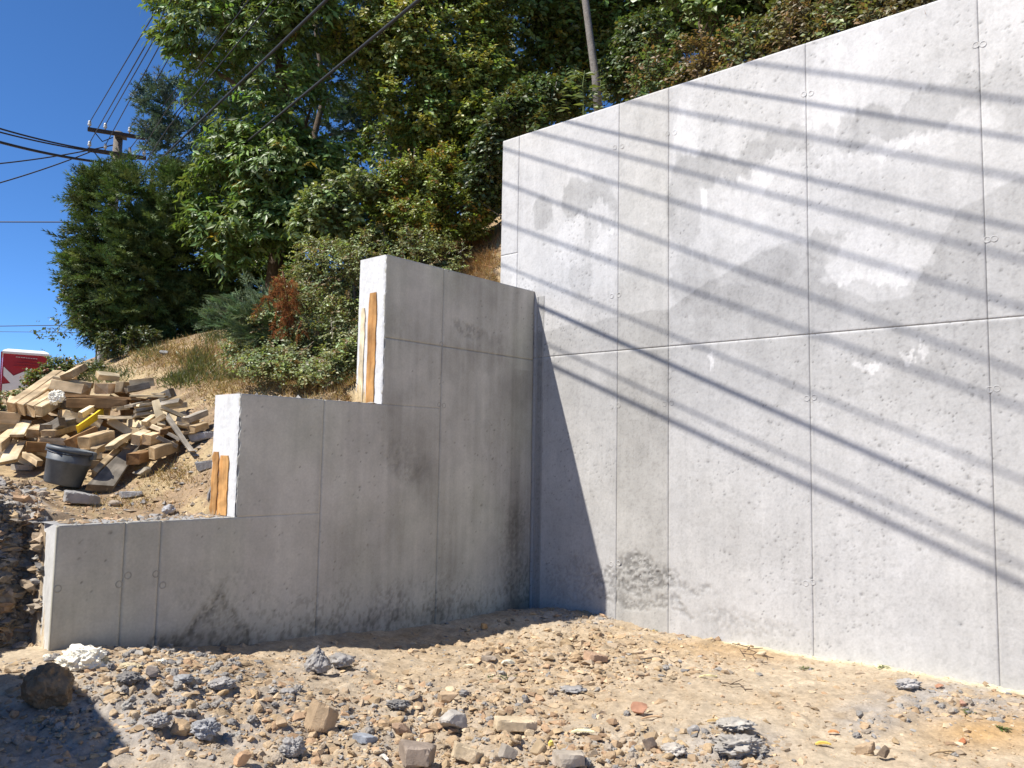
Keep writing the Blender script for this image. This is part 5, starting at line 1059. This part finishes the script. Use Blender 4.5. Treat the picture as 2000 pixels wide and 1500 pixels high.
HERO = [
 (78, 1352, 104, 96, 'boulder', (.20, .145, .09), 'big rough brown boulder in shadow at the lower left', 101, 4, .9, .2),
 (630, 1412, 72, 66, 'slab', TAN, 'flat triangular tan slab tilted up left of centre', 102, 3, .35, .25), (617, 1296, 52, 58, 'cone', GREY, 'grey cone of hardened concrete standing near the stepped wall', 103, 4, .9, 0),
 (662, 1297, 58, 30, 'knob', GREY, 'knobbly grey concrete lump right of the concrete cone', 104, 3, .8, 0), (815, 1484, 84, 56, 'slab', (.26, .21, .17), 'dark brown block cut by the lower edge of the photo, left of centre', 105, 3, .8, 0),
 (914, 1484, 66, 34, 'slab', PALE, 'pale long stone pointing toward the viewer at the lower edge', 106, 3, .5, .3), (1018, 1421, 106, 28, 'slab', PALE, 'long flat pale slab with a brown broken front edge', 107, 3, .5, .02), (1114, 1492, 70, 34, 'slab', (.38, .33, .27), 'squared grey tan stone at the lower edge right of centre', 108, 3, .8, 0),
 (884, 1420, 58, 42, 'cut', (.38, .35, .31), 'rough grey chunk of concrete and gravel above the dark block', 109, 3, .9, .2), (875, 1364, 44, 28, 'cut', TAN, 'rounded tan stone beside a pointed chip in the middle rubble', 110, 3, .8, 0), (1160, 1289, 58, 20, 'slab', (.40, .27, .18), 'flat reddish tan slab lying toward the inner corner', 111, 3, .7, .15),
 (1248, 1390, 34, 24, 'cut', RED, 'reddish brown stone on pale rubble right of the long slab', 112, 3, .8, 0), (1728, 1475, 26, 30, 'cut', (.16, .12, .085), 'dark upright stone on the bare sand at lower right', 113, 3, .8, 0), (1694, 1470, 42, 22, 'slab', TAN, 'tan slab leaning on the dark upright stone', 114, 3, .6, -.35),
 (1777, 1340, 54, 24, 'knob', (.36, .34, .32), 'grey concrete lump near the foot of the high wall at right', 115, 4, .6, 0), (1445, 1468, 110, 40, 'knob', (.33, .305, .27), 'wide crusty cake of hardened grey mortar at the bottom', 116, 4, .7, 0), (1440, 1428, 90, 22, 'knob', (.36, .335, .295), 'low crust of pale mortar behind the wide cake', 117, 4, .8, 0),
 (1354, 1431, 26, 18, 'cut', GREY, 'grey angular stone left of the mortar crust', 118, 2, .8, 0), (1881, 1450, 15, 12, 'cut', (.42, .17, .08), 'small orange brick fragment at the right', 119, 2, .8, 0), (1882, 1377, 17, 16, 'cut', (.40, .24, .17), 'small pinkish pointed stone among grey gravel at right', 120, 2, .8, 0),
 (345, 1428, 42, 38, 'cut', (.42, .30, .18), 'tan angular stone between two grey knobbly lumps at lower left', 121, 3, .8, 0), (304, 1417, 52, 36, 'knob', GREY, 'grey knobbly lump left of the tan angular stone', 122, 4, .8, 0), (394, 1430, 62, 40, 'knob', (.28, .28, .285), 'grey knobbly lump right of the tan angular stone', 123, 4, .8, 0),
 (568, 1468, 54, 42, 'knob', GREY, 'grey knobbly lump below the triangular slab', 124, 4, .8, 0), (704, 1449, 60, 22, 'slab', SLATE, 'bluish grey flat slate piece at lower left of centre', 125, 3, .6, .1), (782, 1430, 42, 30, 'cut', (.36, .25, .17), 'brown stone left of the rough grey chunk', 126, 3, .8, .1), (470, 1484, 34, 36, 'cut', (.46, .30, .18), 'orange tan stone at the lower edge at left', 127, 3, .8, 0),
 (545, 1420, 28, 28, 'cut', TAN, 'tan stone just left of the triangular slab', 128, 3, .8, 0), (776, 1380, 52, 22, 'knob', DGREY, 'dark grey flat crust above the brown stone', 129, 4, .6, 0), (944, 1226, 17, 13, 'slab', (.42, .26, .12), 'small brown block in the wall shadow near the corner', 130, 2, .9, 0),
 (1490, 1278, 24, 10, 'cut', PALE, 'pale stone at the foot of the high wall left of the dry twigs', 131, 2, .8, 0), (1836, 1272 + 70, 16, 8, 'cut', RED, 'rust coloured pebble by the wall foot at far right', 132, 2, .8, 0), (955, 1277 + 12, 30, 12, 'slab', (.30, .25, .2), 'thin dark edged slab on the bare middle ground', 133, 2, .8, 0),
 (992, 1296, 28, 12, 'cut', (.62, .58, .45), 'cream coloured stone on the bare middle ground', 134, 2, .8, 0), (1120, 1352, 60, 12, 'knob', GREY, 'grey crumbly crust left of the reddish brown stone', 135, 3, .8, 0), (1320, 1470, 60, 24, 'knob', (.42, .38, .33), 'pale crusty lump left of the wide mortar cake', 136, 3, .8, 0),
 (990, 1475, 40, 34, 'slab', (.34, .30, .25), 'grey brown flake standing up at the lower edge', 137, 3, .35, .3), (1052, 1468, 30, 34, 'slab', (.42, .32, .2), 'tan pointed flake right of the grey brown flake', 138, 3, .4, .6), (1270, 1455, 24, 28, 'slab', (.27, .21, .16), 'brown flake leaning near the bottom right of centre', 139, 3, .4, -.5),
 (245, 1330, 60, 26, 'knob', DGREY, 'dark grey concrete crust right of the brown boulder', 140, 4, .8, 0), (290, 1318, 30, 22, 'cut', (.26, .22, .19), 'dark stone next to the concrete crust below the foam', 141, 3, .8, 0),
 (355, 1332, 44, 18, 'knob', (.28, .28, .28), 'flat grey crust near the foot of the stepped wall', 142, 3, .8, 0), (430, 1340, 60, 26, 'knob', GREY, 'grey rubble crust in the middle left', 143, 4, .8, 0), (560, 1355, 40, 16, 'knob', GREY, 'grey lump between the cone and the triangular slab', 144, 3, .8, 0)]
for (px, py, w_, h_, kd, cl_c, lab, sd, sb, dp, tl) in HERO:
    rock(px, py, w_, h_, kd, cl_c, lab, 'concrete_lump' if kd in ('knob', 'cone') else 'stone', 'concrete lump' if kd in ('knob', 'cone') else 'stone', None, sb, dp, None, tl, sd)
SLABS = [(145, 975, 74, 30, 'slab', (.30, .29, .275), 'flat grey concrete slab under the bucket', 151, .1), (247, 968, 58, 16, 'slab', (.28, .275, .27), 'grey broken slab below the grey plank', 152, -.1), (395, 855, 48, 22, 'slab', (.33, .325, .32), 'rough grey slab at the right end of the wood pile', 153, -.2), (400, 912, 44, 24, 'slab', (.27, .265, .26), 'dark grey slab left of the middle cut end', 154, -.25),
         (326, 998, 30, 24, 'knob', (.36, .36, .37), 'round grey concrete lump behind the low step', 155, 0), (300, 1010, 34, 14, 'knob', (.30, .29, .28), 'flat grey lump on the top of the low step', 156, 0), (425, 785, 16, 20, 'cut', (.25, .245, .24), 'small dark block beside the middle step top', 157, 0), (40, 915, 50, 14, 'slab', (.30, .26, .21), 'flat stone on the gravel at the left edge', 158, 0),
         (275, 925, 40, 26, 'cut', (.27, .235, .18), 'brownish boulder under the right of the wood pile', 159, 0), (225, 985, 30, 12, 'cut', (.30, .25, .2), 'small stone by the low step', 160, 0), (320, 690, 22, 10, 'cut', (.25, .24, .22), 'dark stone in the dry grass on the crest', 161, 0), (408, 990, 16, 34, 'cut', (.22, .21, .2), 'dark rubble stone squeezed behind the middle cut end', 162, 0)]
for (px, py, w_, h_, kd, c_, lab, sd, tl) in SLABS: rock(px, py, w_, h_, kd, c_, lab, 'concrete_lump' if kd != 'cut' else 'stone', 'concrete lump' if kd != 'cut' else 'stone', None, 3, .8, None, tl, sd)
# lumps in the cut bank at the left edge
for i, (px, py, w_, h_, c_) in enumerate(((30, 1010, 44, 40, (.24, .21, .18)), (58, 1062, 36, 34, (.26, .23, .19)), (18, 1090, 44, 40, (.21, .18, .15)), (48, 1132, 34, 30, (.30, .27, .22)), (12, 1160, 34, 30, (.33, .26, .2)), (36, 1200, 36, 30, (.24, .19, .14)), (66, 1010, 26, 26, (.22, .2, .18)), (56, 1182, 24, 22, (.42, .40, .30)), (62, 1105, 20, 20, (.40, .38, .33)), (30, 1055, 24, 24, (.3, .27, .23)), (8, 1040, 26, 30, (.2, .17, .14)))):
    Q_ = hit(px, py, 4.7); V_, F_ = rockmesh(170 + i, 3, 'cut' if i % 3 == 1 else 'knob'); V_ = V_ / np.abs(V_).max(0) * np.array([w_, w_ * .6, h_]) / FPX * Q_[1] / 2
    o = link('bank_stone', mesh_np('bank_stone', V_, F_, np.array(c_) * (.7 + .6 * fb3(V_ * 30, i, 3))[:, None], False, M_stone), None, Q_); tag(o, f'{"whitish" if c_[0] > .38 else "brown" if c_[0] - c_[2] > .09 else "earthy grey"} stone stuck in the {"top" if py < 1050 else "middle" if py < 1140 else "bottom"} of the cut bank at the left edge', 'stone', 'stones in the cut bank')

# loose rubble: many stones, the largest as objects, the rest one mesh
r = np.random.default_rng(90); m = 122000
X_ = r.uniform(-3.9, 4.2, m); Y_ = 3.55 + 5.55 * r.random(m) ** 1.4; A_, B_ = ab(X_, Y_); ok = (A_ > .02) & (B_ > .02); X_, Y_ = X_[ok], Y_[ok]
px_, py_ = projv(X_, Y_, np.full(len(X_), .1)); d_, g_ = rub(px_, py_); ok = (r.random(len(X_)) < d_ ** 1.25 * 1.0) & (px_ > -60) & (px_ < 2060) & (py_ < 1590); X_, Y_, g_, d_ = X_[ok], Y_[ok], g_[ok], d_[ok]
Z_ = height(X_, Y_)[0]; sz = .0050 * (1 - r.random(len(X_))) ** -.54; sz = np.minimum(sz, .036) * (.7 + .5 * d_)
isg = r.random(len(X_)) < g_ * (.42 + .45 * (fb2(X_ * 2.2, Y_ * 2.2, 92, 3) > .5)); order = np.argsort(-sz / Y_)
TCOL = np.array([(.42, .305, .185), (.47, .36, .235), (.45, .325, .185), (.36, .25, .15), (.36, .29, .215), (.38, .235, .14), (.51, .41, .28)]); TCOL = TCOL * .62 + np.array([.425, .315, .20]) * .38; GCOL = np.array([(.29, .27, .245), (.34, .32, .29), (.25, .235, .22), (.34, .285, .225)])
lib = {}
for kd in ('t', 'g'):
    lib[kd] = []
    for i in range(14):
        V_, F_ = rockmesh(300 + i + (50 if kd == 'g' else 0), 2 if kd == 't' else 3, ('cut', 'slab', 'cut')[i % 3] if kd == 't' else 'knob'); V_ = V_ / np.abs(V_).max()
        cb = (TCOL if kd == 't' else GCOL)[i % (7 if kd == 't' else 4)]
        lib[kd].append(mesh_np('stone' if kd == 't' else 'concrete_crumb', V_, F_, cb * (.78 + .44 * fb3(V_ * 2 + i, i, 3))[:, None], kd == 'g', M_stone))
cnt = {'t': 0, 'g': 0}; rest = []
TN = ('tan', 'sandy', 'buff', 'brown', 'grey brown', 'rusty brown', 'cream'); GN = ('mid grey', 'light grey', 'dark grey', 'brownish grey')
def zone(px, py):
    h_ = 'at the left' if px < 480 else 'left of centre' if px < 860 else 'at the centre' if px < 1200 else 'right of centre' if px < 1560 else 'at the right'
    return ('nearest the lower edge' if py > 1440 else 'in the front rubble' if py > 1370 else 'in the middle rubble' if py > 1310 else 'on the far ground by the walls') + ' ' + h_
for i in order:
    kd = 'g' if isg[i] else 't'
    if cnt[kd] < (290 if kd == 't' else 200):
        cnt[kd] += 1; li = int(r.integers(14)); zx, zy = projv(X_[i], Y_[i], Z_[i]); zn = zone(zx, zy); o = bpy.data.objects.new('rubble_stone' if kd == 't' else 'concrete_crumb', lib[kd][li]); COL.objects.link(o)
        o.scale = (sz[i] * r.uniform(.8, 1.2), sz[i] * r.uniform(.8, 1.2), sz[i] * r.uniform(.6, 1.0)); o.rotation_euler = (r.normal() * .35, r.normal() * .35, r.uniform(0, 6.28)); o.location = (X_[i], Y_[i], Z_[i] + sz[i] * .08)
        if kd == 't': tag(o, f'small {TN[li % 7]} {"flat" if li % 3 == 1 else "angular"} stone {zn}', 'stone', 'small loose stones in the rubble')
        else: tag(o, f'small {GN[li % 4]} crumb of concrete {zn}', 'concrete crumb', 'small concrete crumbs in the rubble')
    else: rest.append(i)
rest = np.array(rest)
def bits(idx, sub, nm):
    m = len(idx); V0, F0 = ICO[sub]; rr = np.random.default_rng(95); Vr = V0[None] * (1 + .38 * rr.standard_normal((m, len(V0), 1))).clip(.45, 1.6)
    sc3 = np.stack([rr.uniform(.7, 1.3, m), rr.uniform(.7, 1.3, m), rr.uniform(.28, .8, m)], 1) * sz[idx][:, None]; Vr = Vr * sc3[:, None]; a = rr.uniform(0, 6.28, m); ca, sa = np.cos(a), np.sin(a)
    Vx = Vr[..., 0] * ca[:, None] - Vr[..., 1] * sa[:, None]; Vy = Vr[..., 0] * sa[:, None] + Vr[..., 1] * ca[:, None]
    Vw = np.stack([Vx + X_[idx][:, None], Vy + Y_[idx][:, None], Vr[..., 2] + (Z_[idx] + sz[idx] * .08)[:, None]], -1)
    c = .93 * np.where(isg[idx][:, None], GCOL[rr.integers(0, 4, m)], TCOL[rr.integers(0, 7, m)]) * rr.uniform(.75, 1.2, (m, 1))
    b = MB(); b.add(Vw.reshape(-1, 3), (F0[None] + (np.arange(m) * len(V0))[:, None, None]).reshape(-1, 3), np.repeat(c, len(V0), 0)); return b.build(nm, M_stone)
OCT = (np.array([[1, 0, 0], [-1, 0, 0], [0, 1, 0], [0, -1, 0], [0, 0, 1], [0, 0, -.5]], float), np.array([[0, 2, 4], [2, 1, 4], [1, 3, 4], [3, 0, 4], [2, 0, 5], [1, 2, 5], [3, 1, 5], [0, 3, 5]]))
ICO.append(OCT)
tag(bits(rest[:6500], 0, 'gravel'), 'coarse gravel and stone chips strewn over the dirt', kind='stuff')
tag(bits(rest[6500:], 5, 'grit'), 'fine grit strewn over the dirt', kind='stuff')
r = np.random.default_rng(97); LX, LY, LZ = [], [], []
for (a0_, a1_, zt, m_) in ((STEP_A[1] + .02, STEP_A[2] - .1, STEP_Z[2], 420), (STEP_A[0] + .02, STEP_A[1] - .05, STEP_Z[1], 260)):
    u_ = r.uniform(a0_, a1_, m_); d_2 = -CT * (1 - r.random(m_) ** 1.7 * .98); Pq = wpos('left', u_, d_2, np.full(m_, zt)); LX.append(Pq[:, 0]); LY.append(Pq[:, 1]); LZ.append(Pq[:, 2])
u_ = r.uniform(2.1, 5.6, 5200); d_2 = -CT - .02 - 2.6 * r.random(5200) ** 1.3; Pq = wpos('left', u_, d_2, np.zeros(5200)); LX.append(Pq[:, 0]); LY.append(Pq[:, 1]); LZ.append(height(Pq[:, 0], Pq[:, 1])[0])
X_, Y_, Z_ = np.concatenate(LX), np.concatenate(LY), np.concatenate(LZ); sz = np.minimum(.0055 * (1 - r.random(len(X_))) ** -.5, .035); isg = r.random(len(X_)) < .3
tag(bits(np.arange(len(X_)), 5, 'litter'), 'soil crumbs and stone chips on the slope and the step tops', kind='stuff')
r = np.random.default_rng(98); qx_, qy_ = r.uniform(-30, 82, 900), 935 + 330 * r.random(900); D_ = _F[None] + np.outer((qx_ - 1000) / FPX, CX) + np.outer((750 - qy_) / FPX, CY); D_ /= D_[:, 1:2]; Ys_ = np.full(900, np.nan)
for Yv in np.arange(4.6, 7.5, .02):
    Qp = EYE + D_ * Yv; h_, _ = height(Qp[:, 0], Qp[:, 1]); kk_ = np.isnan(Ys_) & (Qp[:, 2] <= h_); Ys_[kk_] = Yv
ok_ = ~np.isnan(Ys_); Qp = EYE + D_[ok_] * (Ys_[ok_] + .0)[:, None]; X_, Y_, Z_ = Qp[:, 0], Qp[:, 1], Qp[:, 2]; sz = np.minimum(.011 * (1 - r.random(len(X_))) ** -.5, .06); isg = r.random(len(X_)) < .45
tag(bits(np.arange(len(X_)), 1, 'clods'), 'earth clods and rubble bits crumbling from the cut bank', kind='stuff')
# yellow and orange scraps, splinters, twigs
def scrap(px, py, l, w, ang, col, label, name, cat, mat=None, th=.008):
    Q_ = hit(px, py); s = Q_[1] / FPX; x = np.array([math.cos(ang), math.sin(ang), .05]); y = np.array([-math.sin(ang), math.cos(ang), 0]); z = np.array([0, 0, 1.0])
    rr = np.random.default_rng(int(px)); c = np.zeros(3); Vb = []
    for t in np.linspace(-1, 1, 5):
        ww = w * s / 2 * (1 - .5 * abs(t)) * rr.uniform(.8, 1.1)
        for a_, b_ in ((-1, -1), (1, -1), (1, 1), (-1, 1)): Vb.append(x * t * l * s / 2 + y * a_ * ww + z * (b_ * th / 2 + .006 * rr.random() + .01 * (1 - t * t)))
    Fb = [[i * 4 + j, i * 4 + (j + 1) % 4, (i + 1) * 4 + (j + 1) % 4, (i + 1) * 4 + j] for i in range(4) for j in range(4)] + [[3, 2, 1, 0], [16, 17, 18, 19]]
    o = link(name, mesh_np(name, np.array(Vb), np.array(Fb), np.broadcast_to(np.array(col), (20, 3)), False, mat or M_stone), None, (Q_[0], Q_[1], hz(Q_[0], Q_[1]) + .012)); tag(o, label, cat)
scrap(1608, 1461, 28, 9, -.2, (.75, .52, .12), 'yellow splinter of wood on the sand at lower right', 'wood_splinter', 'splinter'); scrap(1628, 1436, 20, 8, -.3, (.62, .30, .13), 'small orange scrap on the sand at lower right', 'scrap', 'scrap'); scrap(1272, 1408, 40, 7, .1, (.50, .34, .2), 'short wood strip in the rubble right of the long slab', 'wood_splinter', 'splinter')
scrap(1403, 1416, 42, 9, -.45, (.48, .34, .16), 'brown wood strip left of the mortar crust', 'wood_splinter', 'splinter'); scrap(1383, 1328, 34, 7, 0, (.70, .60, .32), 'pale yellow chip on the sand in the middle right', 'wood_splinter', 'splinter'); scrap(1138, 1441, 44, 12, -.15, (.75, .70, .42), 'cream foam chip in the bottom rubble', 'foam_chip', 'foam chip')
scrap(750, 1492, 34, 8, -1.0, (.62, .58, .52), 'pale curved strip standing in the rubble at the bottom', 'plastic_strip', 'strip'); scrap(1275, 1292, 48, 5, .02, (.16, .13, .10), 'thin dark stick lying toward the high wall', 'stick', 'stick'); scrap(1840, 1478, 54, 5, .2, (.42, .30, .17), 'thin tan stick on the sand at far lower right', 'stick', 'stick')
scrap(915, 1305, 22, 9, 0, (.72, .66, .45), 'cream flake on the bare ground left of the cream stone', 'foam_chip', 'foam chip'); scrap(1076, 1462, 10, 8, .3, (.8, .62, .15), 'small yellow blob at the lower middle', 'scrap', 'scrap', th=.02)
for i, (x0, y0, x1, y1, lab) in enumerate(((1430, 1264, 1512, 1290, 'long dry twig at the foot of the high wall'), (1445, 1276, 1500, 1300, 'second dry twig lying below the long one by the high wall'), (1405, 1340, 1470, 1352, 'thin twig on the sand below the wall twigs'))):
    A, Bq = hit(x0, y0), hit(x1, y1); q = curve3(A + [0, 0, .03], Bq + [0, 0, .02], 8, .02, r); b = MB(); b.add(*tube(q, .004, 5), (.14, .10, .07)); q2 = np.array([q[3], q[3] + (q[5] - q[3]) * .8 + [.03, .06, .03]]); b.add(*tube(q2, .003, 4), (.14, .10, .07)); tag(b.build('dry_twig', M_bark, None, A), lab, 'twig')
for i, (px, py, w_, lab) in enumerate(((1568, 1308, 30, 'small green weed near the wall foot below a twig'), (1723, 1305, 22, 'small green weed against the foot of the high wall at right'), (968, 1324, 56, 'flat trampled green weed on the bare middle ground'), (1275, 1232, 36, 'tiny yellow and green weed at the wall foot near the corner'), (1890, 1393, 20, 'tiny green weed among the grey gravel'), (1960, 1428, 20, 'sprig of dark green leaves on the ochre dirt'))):
    Q_ = hit(px, py); m = 26; s = w_ / FPX * Q_[1] / 2; c = Q_ + r.standard_normal((m, 3)) * np.array([s * .5, s * .4, .004]) + [0, 0, .012]; root = empty('weed', Q_); tag(root, lab, 'weed')
    b = MB(); Vv, Ff = instance(LEAF2, c, r.standard_normal((m, 3)) * np.array([1, 1, .25]), np.tile([[0, 0, 1.0]], (m, 1)), np.full(m, .013), np.full(m, .035)); b.add(Vv, Ff, np.repeat(leafcol(r, m, (.10, .14, .04), .4, (.5, .38, .05) if i == 3 else None, .35), 4, 0)); b.build('leaves', M_leaf, root)

# ------------------------------------------------------------------ foam and bucket
def foam(px, py, w_, h_, seed, label, col=(1, 1, 1), Y=None, n=4, mat=None):
    Q_ = P(px, py, Y) if Y else hit(px, py + h_ * .4); s = w_ / FPX * Q_[1] / 2; hh = h_ / FPX * Q_[1] / 2; rr = np.random.default_rng(seed); b = MB()
    for i in range(n):
        V_, F_ = ICO[3]; V_ = V_ * (.75 + .9 * (fb3(V_ * 2.4 + seed + i * 3, seed + i, 3) - .45) + .5 * (np.abs(vn3(V_ * 6 + i, seed) - .5)))[:, None]; c = np.array([rr.uniform(-.5, .5) * s, rr.uniform(-.2, .2) * s, rr.uniform(.1, .7) * hh])
        b.add(V_ * np.array([s, s * .7, hh]) * rr.uniform(.55, .8) + c, F_)
    o = b.build('foam_lump', mat or M_foam, None, (0, 0, 0)); o.location = Vector((Q_[0], Q_[1] + .05, Q_[2] if Y else hz(Q_[0], Q_[1]))); tag(o, label, 'foam lump'); return o
M_foam2 = plain('dirty_foam', (.50, .42, .27), .9, bump=.5, bscale=30, namt=.25)
foam(148, 1284, 96, 66, 1, 'white jagged foam lump at the foot of the low step end', n=6); foam(192, 1290, 44, 44, 2, 'dirty cream foam lump behind the white jagged one', mat=M_foam2); foam(88, 1286, 24, 14, 3, 'small white foam bit at the corner of the low step', n=2); foam(180, 1306, 36, 14, 4, 'flat white foam piece in front of the jagged one', n=3)
foam(240, 1306, 56, 12, 5, 'flat yellowish foam piece right of the white foam', mat=M_foam2, n=4); foam(302, 1296, 28, 22, 6, 'grey white foam cup like piece against the wall foot', n=3)
foam(105, 780, 36, 34, 7, 'crumpled white foam lump on the wood pile', Y=8.15, n=4)
for i, (px, py) in enumerate(((415, 1012), (432, 1014), (400, 1016), (225, 1004), (378, 880), (402, 800), (228, 1002), (345, 1016), (385, 820))): foam(px, py, 14, 9, 20 + i, f'crumb of cream foam {"at the foot of the middle cut end" if py > 1010 and px > 390 else "on the low step top" if py > 1000 else "on the soil left of the middle step"}', n=2, mat=M_foam2)['group'] = 'foam crumbs behind the steps'
Qb = hit(106, 958); bx_ = empty('bucket', (Qb[0], Qb[1] + .12, 0)); tag(bx_, 'dirty black plastic bucket tilted in front of the wood pile', 'bucket')
s = Qb[1] / FPX; R1, R0, Hb = 43 * s, 34 * s, 72 * s
Vl, Fl = lathe([(0, 0), (R0 * .92, 0), (R0, .012), (R0 + (R1 - R0) * .62, Hb * .62), (R0 + (R1 - R0) * .62 + .004, Hb * .625), (R0 + (R1 - R0) * .66 + .004, Hb * .66), (R0 + (R1 - R0) * .67, Hb * .67), (R1, Hb), (R1 - .006, Hb), (R0 + .0, Hb * .12), (0, .02)], 40)
link('tub', mesh_np('tub', Vl, Fl, None, True, M_bucket), bx_)
Vl, Fl = lathe([(R1 - .004, Hb - .03), (R1 + .011, Hb - .03), (R1 + .014, Hb - .015), (R1 + .010, Hb + .004), (R1 - .006, Hb + .004), (R1 - .006, Hb - .012)], 40); link('rim', mesh_np('rim', Vl, Fl, None, True, M_bucket), bx_)
th = np.linspace(.0, math.pi, 20); q = np.stack([np.cos(th) * (R1 + .012), -np.sin(th) * (R1 * .9 + .01), Hb - .012 - np.sin(th) * .045], 1); b = MB(); b.add(*tube(q, .006, 6)); hd = b.build('handle', M_steel, None); hd.parent = bx_
for sg in (-1, 1):
    b = MB(); b.add(boxv((sg * (R1 + .012), 0, Hb - .03), (.014, 0, 0), (0, .03, 0), (0, 0, .03)), BOXF); lg = b.build('lug', M_bucket, None); lg.parent = bx_
bx_.rotation_euler = (math.radians(-3), math.radians(11), 0); bx_.location.z = hz(bx_.location.x, bx_.location.y) + R0 * math.sin(math.radians(12))
